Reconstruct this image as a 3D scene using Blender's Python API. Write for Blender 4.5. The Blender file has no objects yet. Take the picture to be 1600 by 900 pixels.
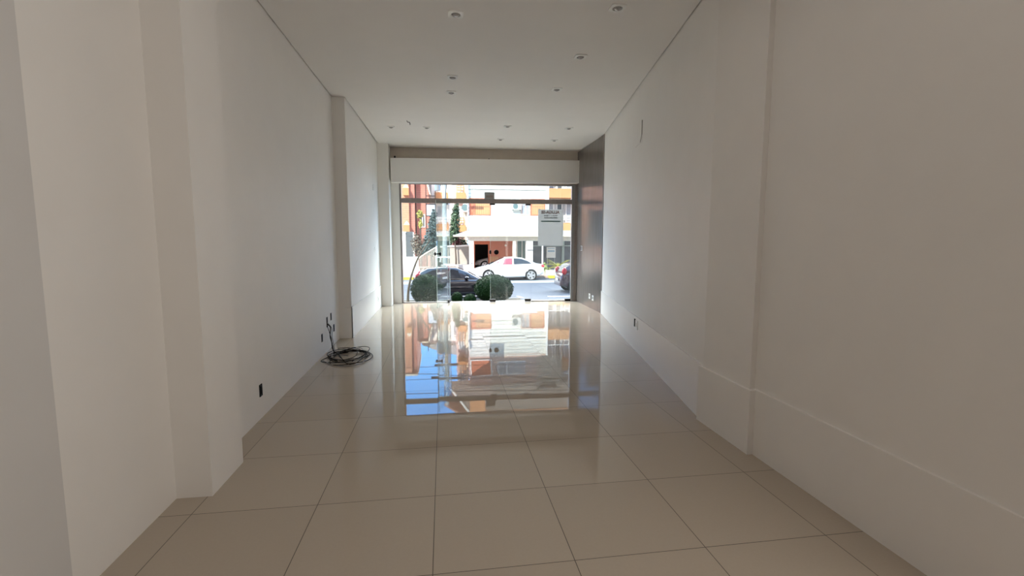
import bpy, bmesh, math, random
from mathutils import Vector, Matrix, noise
random.seed(7)
PI = math.pi
SC = bpy.context.scene
COL = SC.collection

# ------------------------------------------------------------------ camera
cam_d = bpy.data.cameras.new('camera'); cam = bpy.data.objects.new('camera', cam_d); COL.objects.link(cam)
yaw, pit, roll, F_PX = .1453, .1024, .0009, 732.0
fw = Vector((math.sin(yaw)*math.cos(pit), math.cos(yaw)*math.cos(pit), -math.sin(pit)))
r0 = Vector((math.cos(yaw), -math.sin(yaw), 0)); u0 = r0.cross(fw)
rr = math.cos(roll)*r0 + math.sin(roll)*u0; uu = -math.sin(roll)*r0 + math.cos(roll)*u0
M = Matrix((rr, uu, -fw)).transposed().to_4x4(); M.translation = (0, 0, 1.65)
cam.matrix_world = M
cam_d.sensor_width = 36; cam_d.lens = F_PX*36/1600; cam_d.clip_start = .05; cam_d.clip_end = 400
SC.camera = cam

# ------------------------------------------------------------------ light
SUN_EL, SUN_AZ = math.radians(42), math.radians(30)          # light travels towards +y and +x
sun_d = bpy.data.lights.new('sun', 'SUN'); sun_d.energy = 6.6; sun_d.angle = math.radians(.6); sun_d.color = (1, .95, .86)
sun = bpy.data.objects.new('sun', sun_d); COL.objects.link(sun)
sd = Vector((math.sin(SUN_AZ)*math.cos(SUN_EL), math.cos(SUN_AZ)*math.cos(SUN_EL), -math.sin(SUN_EL)))
sun.rotation_euler = sd.to_track_quat('-Z', 'Y').to_euler()
W = bpy.data.worlds.new('sky'); SC.world = W; W.use_nodes = True
wn = W.node_tree.nodes; wl = W.node_tree.links; wn.clear()
# clear deep-blue sky low over the houses, bright cloud band added above the view to light the shop
wtc = wn.new('ShaderNodeTexCoord'); wsp = wn.new('ShaderNodeSeparateXYZ'); wl.new(wtc.outputs['Generated'], wsp.inputs[0])
wnz = wn.new('ShaderNodeTexNoise'); wnz.inputs['Scale'].default_value = 3.0; wnz.inputs['Detail'].default_value = 5; wl.new(wtc.outputs['Generated'], wnz.inputs['Vector'])
wad = wn.new('ShaderNodeMath'); wad.operation = 'MULTIPLY_ADD'; wl.new(wnz.outputs[0], wad.inputs[0]); wad.inputs[1].default_value = .10; wl.new(wsp.outputs['Z'], wad.inputs[2])
wrp = wn.new('ShaderNodeValToRGB'); wl.new(wad.outputs[0], wrp.inputs[0])
wrp.color_ramp.elements[0].position = 0.0; wrp.color_ramp.elements[0].color = (.042, .095, .165, 1)
e1 = wrp.color_ramp.elements.new(.43); e1.color = (.017, .060, .150, 1)
e2 = wrp.color_ramp.elements.new(.51); e2.color = (1, 1, 1, 1)
e3 = wrp.color_ramp.elements.new(.74); e3.color = (.8, .8, .8, 1)
wrp.color_ramp.elements[-1].position = .90; wrp.color_ramp.elements[-1].color = (.12, .16, .22, 1)
wmr = wn.new('ShaderNodeMapRange'); wmr.interpolation_type = 'SMOOTHSTEP'; wl.new(wsp.outputs['Y'], wmr.inputs['Value'])   # added cloud glow only on the far side, facing into the shop
wmr.inputs['From Min'].default_value = .12; wmr.inputs['From Max'].default_value = .40
wmx = wn.new('ShaderNodeMix'); wmx.data_type = 'RGBA'; wl.new(wmr.outputs[0], wmx.inputs['Factor']); wmx.inputs['A'].default_value = (.050, .085, .14, 1); wl.new(wrp.outputs[0], wmx.inputs['B'])
bg = wn.new('ShaderNodeBackground'); bg.inputs['Strength'].default_value = 20.0
wo = wn.new('ShaderNodeOutputWorld'); wl.new(wmx.outputs['Result'], bg.inputs[0]); wl.new(bg.outputs[0], wo.inputs[0])
def area(name, loc, rot, sx, sy, power, color):
    d = bpy.data.lights.new(name, 'AREA'); d.shape = 'RECTANGLE'; d.size = sx; d.size_y = sy; d.energy = power; d.color = color
    o = bpy.data.objects.new(name, d); COL.objects.link(o); o.location = loc; o.rotation_euler = rot
    return o
area('rear_fill_light', (-.15, -15.3, 1.9), (PI/2, 0, 0), 3.2, 3.4, 6, (1, .95, .90))     # added fill light at the unseen rear end of the shop
area('ceiling_fill_behind', (.6, .2, 3.74), (0, .12, 0), 2.2, 8.0, 7.5, (1, .93, .85))                   # added fill panel under the ceiling, out of view, not a fitting
area('side_fill_light', (2.335, .35, 2.1), (PI/2, 0, PI/2), 2.2, 2.6, 32, (1, .94, .87))   # added fill at the right wall, out of view; no window there
SC.view_settings.view_transform = 'Standard'; SC.view_settings.look = 'None'
SC.view_settings.gamma = 1; SC.view_settings.use_curve_mapping = False
SC.view_settings.exposure = 0.56
SC.cycles.use_denoising = True
SC.cycles.max_bounces = 14; SC.cycles.diffuse_bounces = 8; SC.cycles.glossy_bounces = 6
SC.cycles.transparent_max_bounces = 24; SC.cycles.transmission_bounces = 10
SC.cycles.caustics_reflective = False; SC.cycles.caustics_refractive = False
SC.cycles.sample_clamp_indirect = 6

# ------------------------------------------------------------------ materials
def newmat(name):
    m = bpy.data.materials.new(name); m.use_nodes = True
    nt = m.node_tree; return m, nt, nt.nodes['Principled BSDF']
def mat(name, rgb, rough=.6, metal=0.0, var=.06, scale=8.0, bump=0.0, coat=0.0, spec=.5):
    m, nt, b = newmat(name)
    tc = nt.nodes.new('ShaderNodeTexCoord'); nz = nt.nodes.new('ShaderNodeTexNoise')
    nz.inputs['Scale'].default_value = scale; nz.inputs['Detail'].default_value = 4
    nt.links.new(tc.outputs['Object'], nz.inputs['Vector'])
    rp = nt.nodes.new('ShaderNodeValToRGB')
    rp.color_ramp.elements[0].position = .3; rp.color_ramp.elements[1].position = .7
    rp.color_ramp.elements[0].color = (*[max(0, c*(1-var)) for c in rgb], 1)
    rp.color_ramp.elements[1].color = (*[min(1, c*(1+var)) for c in rgb], 1)
    nt.links.new(nz.outputs[0], rp.inputs[0]); nt.links.new(rp.outputs[0], b.inputs['Base Color'])
    b.inputs['Roughness'].default_value = rough; b.inputs['Metallic'].default_value = metal
    b.inputs['Specular IOR Level'].default_value = spec
    b.inputs['Coat Weight'].default_value = coat; b.inputs['Coat Roughness'].default_value = .05
    if bump:
        bp = nt.nodes.new('ShaderNodeBump'); bp.inputs['Strength'].default_value = bump; bp.inputs['Distance'].default_value = .01
        nt.links.new(nz.outputs[0], bp.inputs['Height']); nt.links.new(bp.outputs[0], b.inputs['Normal'])
    return m
def math_node(nt, op, a, b=None):
    n = nt.nodes.new('ShaderNodeMath'); n.operation = op
    for i, v in enumerate((a, b)):
        if v is None: continue
        if isinstance(v, (int, float)): n.inputs[i].default_value = v
        else: nt.links.new(v, n.inputs[i])
    return n.outputs[0]
def lines_mat(name, rgb, dark, pitch, width, axis='Z', rough=.6, bump=.3, cross=None, var=.05):
    """paint or cladding with regular grooves along one axis (boards, siding, planks); cross adds a second set (bricks)"""
    m, nt, b = newmat(name)
    tc = nt.nodes.new('ShaderNodeTexCoord'); sp = nt.nodes.new('ShaderNodeSeparateXYZ'); nt.links.new(tc.outputs['Object'], sp.inputs[0])
    f = math_node(nt, 'FRACT', math_node(nt, 'DIVIDE', sp.outputs[axis], pitch))
    g = math_node(nt, 'LESS_THAN', f, width/pitch)
    if cross:
        cax, cp, cw = cross
        row = math_node(nt, 'FLOOR', math_node(nt, 'DIVIDE', sp.outputs[axis], pitch))
        off = math_node(nt, 'MULTIPLY', row, .5)
        xy = math_node(nt, 'ADD', sp.outputs['X'], sp.outputs['Y'])
        f2 = math_node(nt, 'FRACT', math_node(nt, 'ADD', math_node(nt, 'DIVIDE', xy, cp), off))
        g = math_node(nt, 'MAXIMUM', g, math_node(nt, 'LESS_THAN', f2, cw/cp))
    nz = nt.nodes.new('ShaderNodeTexNoise'); nz.inputs['Scale'].default_value = 3; nt.links.new(tc.outputs['Object'], nz.inputs['Vector'])
    rp = nt.nodes.new('ShaderNodeValToRGB')
    rp.color_ramp.elements[0].position = .3; rp.color_ramp.elements[1].position = .7
    rp.color_ramp.elements[0].color = (*[c*(1-var) for c in rgb], 1); rp.color_ramp.elements[1].color = (*[min(1, c*(1+var)) for c in rgb], 1)
    nt.links.new(nz.outputs[0], rp.inputs[0])
    mx = nt.nodes.new('ShaderNodeMix'); mx.data_type = 'RGBA'
    nt.links.new(g, mx.inputs['Factor']); nt.links.new(rp.outputs[0], mx.inputs['A']); mx.inputs['B'].default_value = (*dark, 1)
    nt.links.new(mx.outputs['Result'], b.inputs['Base Color']); b.inputs['Roughness'].default_value = rough
    bp = nt.nodes.new('ShaderNodeBump'); bp.inputs['Strength'].default_value = bump; bp.inputs['Distance'].default_value = .01; bp.invert = True
    nt.links.new(g, bp.inputs['Height']); nt.links.new(bp.outputs[0], b.inputs['Normal'])
    return m
def glass_mat(name, tint, haze=.04, ior=1.5, boost=1.0):
    m = bpy.data.materials.new(name); m.use_nodes = True; nt = m.node_tree; nt.nodes.clear()
    out = nt.nodes.new('ShaderNodeOutputMaterial'); tr = nt.nodes.new('ShaderNodeBsdfTransparent'); tr.inputs[0].default_value = (*tint, 1)
    gl = nt.nodes.new('ShaderNodeBsdfGlossy'); gl.inputs['Roughness'].default_value = 0.0
    fr = nt.nodes.new('ShaderNodeFresnel'); fr.inputs['IOR'].default_value = ior
    mx = nt.nodes.new('ShaderNodeMixShader'); geo = nt.nodes.new('ShaderNodeNewGeometry')      # thin pane: the same Fresnel on entering and leaving
    io = math_node(nt, 'ADD', math_node(nt, 'MULTIPLY', geo.outputs['Backfacing'], 1/ior - ior), ior); nt.links.new(io, fr.inputs['IOR'])
    nt.links.new(fr.outputs[0], mx.inputs[0]); nt.links.new(tr.outputs[0], mx.inputs[1]); nt.links.new(gl.outputs[0], mx.inputs[2])
    df = nt.nodes.new('ShaderNodeBsdfTranslucent'); df.inputs[0].default_value = (.8, .85, .84, 1)
    nz = nt.nodes.new('ShaderNodeTexNoise'); nz.inputs['Scale'].default_value = 2.5
    tc = nt.nodes.new('ShaderNodeTexCoord'); nt.links.new(tc.outputs['Object'], nz.inputs['Vector'])
    hz = math_node(nt, 'MULTIPLY', nz.outputs[0], haze*2)
    m2 = nt.nodes.new('ShaderNodeMixShader'); nt.links.new(hz, m2.inputs[0]); nt.links.new(mx.outputs[0], m2.inputs[1]); nt.links.new(df.outputs[0], m2.inputs[2])
    nt.links.new(m2.outputs[0], out.inputs[0])
    return m
MW = mat('wall_paint', (.83, .81, .785), .55, var=.012, scale=3, bump=.05)
MB = mat('baseboard_paint', (.84, .82, .795), .4, var=.01, scale=3)
MCEIL = mat('ceiling_paint', (.83, .81, .79), .7, var=.012, scale=2)
MGAP = mat('shadow_gap', (.30, .28, .26), .9)
MALU = mat('grey_aluminium', (.42, .41, .41), .35, .7, var=.05, scale=20)
MDARKALU = mat('bronze_aluminium', (.33, .285, .27), .4, .3, var=.08, scale=20)
MBLACK = mat('black_plastic', (.010, .009, .009), .6, var=.1, spec=.1)
MDKMET = mat('dark_metal', (.05, .045, .045), .35, .7)
MCHROME = mat('chrome', (.75, .75, .76), .15, 1.0, var=.03)
MWPLAST = mat('white_plastic', (.82, .82, .80), .3, var=.02)
MGLASS = glass_mat('shopfront_glass', (.94, .975, .96), .005)
MGLASSG = glass_mat('door_leaf_glass', (.90, .965, .945), .012)
def floor_mat():
    m, nt, b = newmat('polished_porcelain_tiles')
    tc = nt.nodes.new('ShaderNodeTexCoord'); sp = nt.nodes.new('ShaderNodeSeparateXYZ'); nt.links.new(tc.outputs['Object'], sp.inputs[0])
    S, X0, Y0, G = .7259, -.800, 2.197, .0042
    gs = []; cells = []
    for ax, o in (('X', X0), ('Y', Y0)):
        q = math_node(nt, 'DIVIDE', math_node(nt, 'ADD', sp.outputs[ax], -o + G/2), S)
        cells.append(math_node(nt, 'FLOOR', q)); gs.append(math_node(nt, 'LESS_THAN', math_node(nt, 'FRACT', q), G/S))
    g = math_node(nt, 'MAXIMUM', gs[0], gs[1])
    cv = nt.nodes.new('ShaderNodeCombineXYZ'); nt.links.new(cells[0], cv.inputs[0]); nt.links.new(cells[1], cv.inputs[1])
    wnz = nt.nodes.new('ShaderNodeTexWhiteNoise'); wnz.noise_dimensions = '3D'; nt.links.new(cv.outputs[0], wnz.inputs['Vector'])
    nz = nt.nodes.new('ShaderNodeTexNoise'); nz.inputs['Scale'].default_value = 60; nz.inputs['Detail'].default_value = 3; nt.links.new(tc.outputs['Object'], nz.inputs['Vector'])
    v = math_node(nt, 'ADD', math_node(nt, 'MULTIPLY', wnz.outputs['Value'], .5), math_node(nt, 'MULTIPLY', nz.outputs[0], .5))
    rp = nt.nodes.new('ShaderNodeValToRGB')
    rp.color_ramp.elements[0].color = (.43, .367, .298, 1); rp.color_ramp.elements[1].color = (.48, .417, .345, 1)
    nt.links.new(v, rp.inputs[0])
    mx = nt.nodes.new('ShaderNodeMix'); mx.data_type = 'RGBA'; nt.links.new(g, mx.inputs['Factor']); nt.links.new(rp.outputs[0], mx.inputs['A']); mx.inputs['B'].default_value = (.07, .055, .045, 1)
    nt.links.new(mx.outputs['Result'], b.inputs['Base Color'])
    ro = math_node(nt, 'ADD', math_node(nt, 'MULTIPLY', g, .5), .012); nt.links.new(ro, b.inputs['Roughness'])
    b.inputs['IOR'].default_value = 1.5
    # each tile lies a hair out of level, so reflections break at the joints
    nm = nt.nodes.new('ShaderNodeNewGeometry'); ad = nt.nodes.new('ShaderNodeVectorMath'); ad.operation = 'SUBTRACT'
    nt.links.new(wnz.outputs['Color'], ad.inputs[0]); ad.inputs[1].default_value = (.5, .5, .5)
    scn = nt.nodes.new('ShaderNodeVectorMath'); scn.operation = 'MULTIPLY'; nt.links.new(ad.outputs[0], scn.inputs[0]); scn.inputs[1].default_value = (.004, .004, 0)
    a2 = nt.nodes.new('ShaderNodeVectorMath'); a2.operation = 'ADD'; nt.links.new(nm.outputs['Normal'], a2.inputs[0]); nt.links.new(scn.outputs[0], a2.inputs[1])
    nr = nt.nodes.new('ShaderNodeVectorMath'); nr.operation = 'NORMALIZE'; nt.links.new(a2.outputs[0], nr.inputs[0]); nt.links.new(nr.outputs[0], b.inputs['Normal'])
    return m
MFLOOR = floor_mat()

# ------------------------------------------------------------------ mesh helpers
def bx(bm, x0, x1, y0, y1, z0, z1, T=None, bevel=0):
    vs = [bm.verts.new((x, y, z)) for z in (z0, z1) for y in (y0, y1) for x in (x0, x1)]
    if T is not None:
        for v in vs: v.co = T @ v.co
    fs = [bm.faces.new([vs[i] for i in f]) for f in ((0, 2, 3, 1), (4, 5, 7, 6), (0, 1, 5, 4), (2, 6, 7, 3), (0, 4, 6, 2), (1, 3, 7, 5))]
    if bevel:
        es = list({e for f in fs for e in f.edges}); bmesh.ops.bevel(bm, geom=es, offset=bevel, segments=2, affect='EDGES', profile=.7)
    return vs
def prism(bm, poly, z0, z1):
    """vertical prism over a plan polygon (counter-clockwise)"""
    a = [bm.verts.new((p[0], p[1], z0 if not callable(z0) else z0(p))) for p in poly]
    b = [bm.verts.new((p[0], p[1], z1 if not callable(z1) else z1(p))) for p in poly]
    n = len(poly); bm.faces.new(a[::-1]); bm.faces.new(b)
    for i in range(n): bm.faces.new((a[i], a[(i+1) % n], b[(i+1) % n], b[i]))
def extr(bm, poly, axis_y0, axis_y1):
    """prism of an (x,z) outline along y"""
    a = [bm.verts.new((p[0], axis_y0, p[1])) for p in poly]; b = [bm.verts.new((p[0], axis_y1, p[1])) for p in poly]
    n = len(poly); bm.faces.new(a); bm.faces.new(b[::-1])
    for i in range(n): bm.faces.new((a[(i+1) % n], a[i], b[i], b[(i+1) % n]))
def cyl(bm, p, q, r0, r1=None, n=16, caps=True):
    p = Vector(p); q = Vector(q); r1 = r0 if r1 is None else r1
    d = (q-p).normalized(); u = d.orthogonal().normalized(); v = d.cross(u)
    A = [bm.verts.new(p + (u*math.cos(2*PI*i/n) + v*math.sin(2*PI*i/n))*r0) for i in range(n)]
    B = [bm.verts.new(q + (u*math.cos(2*PI*i/n) + v*math.sin(2*PI*i/n))*r1) for i in range(n)]
    for i in range(n): bm.faces.new((A[i], A[(i+1) % n], B[(i+1) % n], B[i]))
    if caps: bm.faces.new(A[::-1]); bm.faces.new(B)
def tube(bm, pts, r, n=8, taper=None):
    pts = [Vector(p) for p in pts]; rings = []; prev = None
    for i, p in enumerate(pts):
        d = (pts[min(i+1, len(pts)-1)] - pts[max(i-1, 0)]).normalized()
        u = d.orthogonal().normalized() if prev is None else (prev - d*prev.dot(d)).normalized()
        prev = u; v = d.cross(u); rad = r if taper is None else r + (taper-r)*i/(len(pts)-1)
        rings.append([bm.verts.new(p + (u*math.cos(2*PI*k/n) + v*math.sin(2*PI*k/n))*rad) for k in range(n)])
    for a, b in zip(rings, rings[1:]):
        for k in range(n): bm.faces.new((a[k], a[(k+1) % n], b[(k+1) % n], b[k]))
    bm.faces.new(rings[0][::-1]); bm.faces.new(rings[-1])
def smooth_path(ctrl, seg=8):
    out = []; P = [Vector(c) for c in ctrl]; P = [P[0]] + P + [P[-1]]
    for i in range(1, len(P)-2):
        for k in range(seg):
            t = k/seg; a, b, c, d = P[i-1], P[i], P[i+1], P[i+2]
            out.append(.5*((2*b) + (-a+c)*t + (2*a-5*b+4*c-d)*t*t + (-a+3*b-3*c+d)*t**3))
    out.append(P[-2]); return out
def lathe(bm, prof, c, axis='Z', n=24):
    rings = []
    for r, h in prof:
        ring = []
        for k in range(n):
            a = 2*PI*k/n; x, y = r*math.cos(a), r*math.sin(a)
            co = (x, y, h) if axis == 'Z' else (x, h, y)
            ring.append(bm.verts.new(Vector(co) + Vector(c)))
        rings.append(ring)
    for a, b in zip(rings, rings[1:]):
        for k in range(n): bm.faces.new((a[k], a[(k+1) % n], b[(k+1) % n], b[k]))
    bm.faces.new(rings[0][::-1]); bm.faces.new(rings[-1])
def bmn(): return bmesh.new()
def wloc(o):
    v = Vector((0, 0, 0))
    while o is not None: v = v + o.location; o = o.parent
    return v
def obj(name, bm, m, parent=None, loc=None, smooth=False, sub=0, fix=True):
    """link a bmesh given in world coordinates (or in the parent's frame, whose empties carry no rotation) as one object"""
    if fix: bmesh.ops.recalc_face_normals(bm, faces=bm.faces[:])
    off = wloc(parent) if parent else Vector(loc or (0, 0, 0))
    if off.length: bmesh.ops.translate(bm, verts=bm.verts[:], vec=-off)
    me = bpy.data.meshes.new(name); bm.to_mesh(me); bm.free()
    for mm in (m if isinstance(m, (list, tuple)) else [m]): me.materials.append(mm)
    o = bpy.data.objects.new(name, me); COL.objects.link(o)
    if parent: o.parent = parent
    elif loc: o.location = loc
    if smooth:
        for p in me.polygons: p.use_smooth = True
    if sub:
        s = o.modifiers.new('subdivision', 'SUBSURF'); s.levels = sub; s.render_levels = sub
    return o
def tag(o, label, cat, group=None, kind=None):
    o['label'] = label; o['category'] = cat
    if group: o['group'] = group
    if kind: o['kind'] = kind
    return o
def thing(name, label, cat, loc=(0, 0, 0), group=None, kind=None):
    o = bpy.data.objects.new(name, None); COL.objects.link(o); o.location = loc; o.empty_display_size = .1
    return tag(o, label, cat, group, kind)
def struct(name, bm, m, label, cat, **k):
    return tag(obj(name, bm, m, **k), label, cat, kind='structure')
def dup(root, loc, label=None):
    r = root.copy(); COL.objects.link(r); r.location = loc
    if label: r['label'] = label
    for ch in list(root.children):
        c = ch.copy(); COL.objects.link(c); c.parent = r
        for g in ch.children:
            d = g.copy(); COL.objects.link(d); d.parent = c
    return r

# ================================================================== THE ROOM
def zc(p): return 3.81 + .0135*max(p[1], -2)                      # the plasterboard ceiling rises a little towards the street
TOP = 4.35
# floor
b = bmn(); prism(b, [(-2.3, -15.6), (4.2, -15.6), (4.2, 12.27), (-2.3, 12.49)], -.15, 0)
struct('floor', b, MFLOOR, 'polished beige porcelain tile floor mirroring the shopfront', 'floor')
# left walls
b = bmn(); prism(b, [(-2.3, 2.215), (-1.695, 2.215), (-1.712, 3.126), (-2.3, 3.126)], 0, TOP)
struct('wall_left_near', b, MW, 'white plastered wall nearest the camera, left of the pilaster', 'wall')
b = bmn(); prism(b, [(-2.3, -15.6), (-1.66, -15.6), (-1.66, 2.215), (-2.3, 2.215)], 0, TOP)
struct('wall_left_rear', b, mat('grey_white_wall', (.64, .63, .62), .6, var=.015, scale=3), 'slightly greyer white wall cut by the left edge of the view', 'wall')  # greyer, darker base colour than the wall beside it
b = bmn(); bx(b, -2.3, -1.497, 3.126, 3.597, 0, TOP)
struct('pillar_left', b, MW, 'square white pillar projecting from the left wall', 'pillar')
b = bmn(); prism(b, [(-2.3, 3.597), (-1.681, 3.597), (-1.738, 8.09), (-2.3, 8.09)], 0, TOP)
struct('wall_left', b, MW, 'recessed white wall with black outlet boxes and cables', 'wall')
b = bmn(); prism(b, [(-2.3, 8.09), (-1.537, 8.09), (-1.552, 11.95), (-2.3, 11.95)], 0, TOP)
struct('wall_left_far', b, MW, 'white wall on the left next to the shopfront', 'wall')
b = bmn(); prism(b, [(-1.74, 8.075), (-1.521, 8.075), (-1.521, 8.09), (-1.53, 8.09), (-1.74, 8.09)], 0, .515)
prism(b, [(-1.537, 8.075), (-1.521, 8.075), (-1.535, 11.95), (-1.552, 11.95)], 0, .53)
struct('baseboard_left_far', b, MB, 'tall white baseboard of the left wall by the shopfront', 'baseboard')
# shopfront end: column, jamb, lintel and box header
SA = math.atan(-.03899)
SF = Matrix.Translation((0, 12.4186, 0)) @ Matrix.Rotation(SA, 4, 'Z')
b = bmn(); bx(b, -2.3, -1.295, 11.95, 12.6, 0, TOP)
struct('wall_front_left', b, MW, 'narrow white wall end between left wall and glass front', 'wall')
b = bmn(); bx(b, -1.295, -1.09, -.06, .14, 0, 3.3, SF)
struct('trim_front_left', b, MW, 'white jamb along the left edge of the glass front', 'jamb')
b = bmn(); bx(b, -1.4, 3.62, -.02, .16, 3.1, TOP, SF)
struct('wall_front', b, mat('beige_wall_paint', (.60, .53, .46), .6, var=.03), 'beige wall strip in the recess above the shopfront header', 'wall')
b = bmn(); bx(b, -1.262, 3.545, 12.1, 12.42, 3.075, 3.655)
T = Matrix.Rotation(math.radians(-.66), 4, 'Y')
for v in b.verts: v.co.z += (v.co.x+1.262)*.0115
struct('trim_front_header', b, MW, 'white boxed header above the glass front', 'header')
# right walls
b = bmn(); prism(b, [(2.358, -15.6), (4.2, -15.6), (4.2, 3.2), (2.358, 3.2)], 0, TOP)
struct('wall_right_near', b, MW, 'plain white wall right of the right pillar', 'wall')
b = bmn(); prism(b, [(2.344, -15.6), (2.36, -15.6), (2.36, 3.2), (2.344, 3.2)], 0, .513)
struct('baseboard_right_near', b, MB, 'tall white baseboard of the near right wall', 'baseboard')
b = bmn(); bx(b, 2.315, 4.2, 3.2, 3.853, 0, TOP)
struct('pillar_right', b, MW, 'square white pillar on the right wall', 'pillar')
b = bmn(); prism(b, [(2.298, 3.17), (2.42, 3.17), (2.42, 3.905), (2.298, 3.905)], 0, .508)
struct('baseboard_right_pillar', b, MB, 'white baseboard wrapped round the right pillar', 'baseboard')
n = Vector((6.147, -1.172)).normalized()                 # outward normal of the slanted right wall
RA, RB = Vector((2.315, 3.853)), Vector((3.51, 10.12))
ra, rb = RA + n*.014, RB + n*.014
b = bmn(); prism(b, [tuple(ra), (4.3, 3.853), (4.3, 10.12), tuple(rb)], 0, TOP)
struct('wall_right', b, MW, 'long white wall between right pillar and dark grey panel', 'wall')
b = bmn(); prism(b, [tuple(RA), tuple(ra + n*.01), tuple(rb + n*.01), tuple(RB)], 0, .512)
struct('baseboard_right', b, MB, 'tall white baseboard of the long right wall', 'baseboard')
# back of the shop, behind the camera
b = bmn(); bx(b, -2.3, 4.2, -15.8, -15.6, 0, TOP)
struct('wall_back', b, MW, 'white rear wall behind the viewer', 'wall')
# ceiling: slab stopping short of the side walls (shadow gap), dark strip above the gap
gx = .013
b = bmn()
cp = [(-1.66+gx, -15.6), (2.358-gx, -15.6), (2.358-gx, 3.2), (2.315-gx, 3.2), (2.315-gx, 3.853)] + [tuple(ra - n*gx), tuple(rb - n*gx)] + \
     [(3.58, 10.13), (3.58, 12.33), (-1.28, 12.45), (-1.52, 11.93), (-1.537+gx, 8.07), (-1.738+gx, 8.07), (-1.681+gx, 3.597), (-1.681+gx, 3.62), (-1.48, 3.62), (-1.48, 3.1), (-1.69+gx, 3.1), (-1.66+gx, 2.2)]
cp = [p for i, p in enumerate(cp) if i not in (13+0,)] if False else cp
prism(b, cp, zc, lambda p: zc(p)+.06)
struct('ceiling', b, MCEIL, 'white plasterboard ceiling with recessed spotlights', 'ceiling')
b = bmn(); bx(b, -2.3, 4.3, -15.8, 12.6, 4.12, TOP)
struct('ceiling_slab', b, MGAP, 'dark void above the ceiling edge gap', 'ceiling')

# dark grey laminate panel on the right by the shopfront
def panel_mat():
    m, nt, bb = newmat('grey_laminate')
    tc = nt.nodes.new('ShaderNodeTexCoord'); mp = nt.nodes.new('ShaderNodeMapping'); mp.inputs['Scale'].default_value = (30, 30, .8)
    nz = nt.nodes.new('ShaderNodeTexNoise'); nz.inputs['Scale'].default_value = 1.6; nz.inputs['Detail'].default_value = 6
    nt.links.new(tc.outputs['Object'], mp.inputs[0]); nt.links.new(mp.outputs[0], nz.inputs['Vector'])
    rp = nt.nodes.new('ShaderNodeValToRGB'); rp.color_ramp.elements[0].position = .3; rp.color_ramp.elements[1].position = .7
    rp.color_ramp.elements[0].color = (.115, .098, .088, 1); rp.color_ramp.elements[1].color = (.175, .155, .142, 1)
    nt.links.new(nz.outputs[0], rp.inputs[0]); nt.links.new(rp.outputs[0], bb.inputs['Base Color'])
    bb.inputs['Roughness'].default_value = .22
    bp = nt.nodes.new('ShaderNodeBump'); bp.inputs['Strength'].default_value = .03; bp.inputs['Distance'].default_value = .01
    nt.links.new(nz.outputs[0], bp.inputs['Height']); nt.links.new(bp.outputs[0], bb.inputs['Normal'])
    return m
b = bmn(); prism(b, [(3.512, 10.10), (3.62, 10.10), (3.62, 12.34), (3.546, 12.34)], 0, 3.945)
t = thing('wall_panel', 'dark grey-brown laminate panel covering the wall beside the glass front', 'wall panel', (3.55, 11.2, 0))
obj('panel_sheet', b, panel_mat(), t)
b = bmn(); bx(b, 3.5, 3.535, 10.085, 10.10, 0, 3.945); obj('edge_strip', b, MDARKALU, t)
# wall behind the panel
b = bmn(); bx(b, 3.62, 4.3, 10.12, 12.6, 0, TOP)
struct('wall_right_far', b, MW, 'wall behind the dark grey panel', 'wall')

# ================================================================== SHOPFRONT
def sfbox(bm, x0, x1, d0, d1, z0, z1, bevel=0): return bx(bm, x0, x1, d0, d1, z0, z1, SF, bevel)
b = bmn(); sfbox(b, -1.09, -1.045, -.03, .05, 0, 3.1); struct('trim_frame_left', b, MDARKALU, 'dark upright frame at the left of the glass front', 'frame')
b = bmn(); sfbox(b, -1.045, 3.40, -.03, .05, 3.066, 3.1); struct('trim_frame_top', b, MDARKALU, 'thin dark top frame of the glass front', 'frame')
b = bmn(); sfbox(b, -1.045, 3.40, -.03, .06, 2.594, 2.712); struct('trim_transom', b, MDARKALU, 'dark transom bar across the glass front', 'frame')
b = bmn(); sfbox(b, 3.40, 3.425, -.03, .05, 0, 3.1); sfbox(b, 3.425, 3.485, -.01, .05, 0, 3.1)
struct('trim_frame_right', b, MALU, 'pale aluminium upright at the right of the glass front', 'frame')
b = bmn(); sfbox(b, 3.485, 3.60, -.045, .05, 0, 3.1); struct('trim_jamb_right', b, MDARKALU, 'dark upright between glass front and grey panel', 'frame')
b = bmn(); sfbox(b, -1.045, .09, -.02, .03, 0, .022); sfbox(b, 2.33, 3.40, -.02, .03, 0, .022)
struct('trim_sill', b, MDARKALU, 'dark low sill under the fixed glass panes', 'sill')
def pane(name, x0, x1, z0, z1, label, cat, m=None):
    w = thing(name, label, cat, tuple(SF @ Vector(((x0+x1)/2, 0, z0))), kind='structure')
    b = bmn(); sfbox(b, x0, x1, -.005, .005, z0, z1); obj('glass_pane', b, m or MGLASS, w)
    return w
w1 = pane('window_1', -1.045, .095, .022, 2.594, 'fixed glass pane left of the open glass door', 'window')
w2 = pane('window_2', 2.335, 3.40, .022, 2.594, 'fixed glass pane carrying the rental sign', 'window')
pane('window_3', -1.045, 3.40, 2.712, 3.066, 'long glass strip above the transom bar', 'window')
b = bmn(); sfbox(b, 3.25, 3.40, -.04, .04, .0, .06, .006); obj('corner_clamp', b, MBLACK, w2)
d2 = pane('door_2', 1.232, 2.325, .012, 2.585, 'closed glass door leaf with round black lock', 'door', MGLASS)
def disc(bm, x, z, r, d0, d1, n=28):
    cyl(bm, SF @ Vector((x, d0, z)), SF @ Vector((x, d1, z)), r, r, n)
b = bmn(); disc(b, 1.389, 1.326, .062, -.05, .03); disc(b, 1.389, 1.326, .045, -.058, -.05); obj('round_lock', b, MBLACK, d2)
b = bmn(); sfbox(b, 1.2, 1.255, -.028, .028, 1.28, 1.375, .006); obj('strike_box', b, MDKMET, d2)
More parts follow.
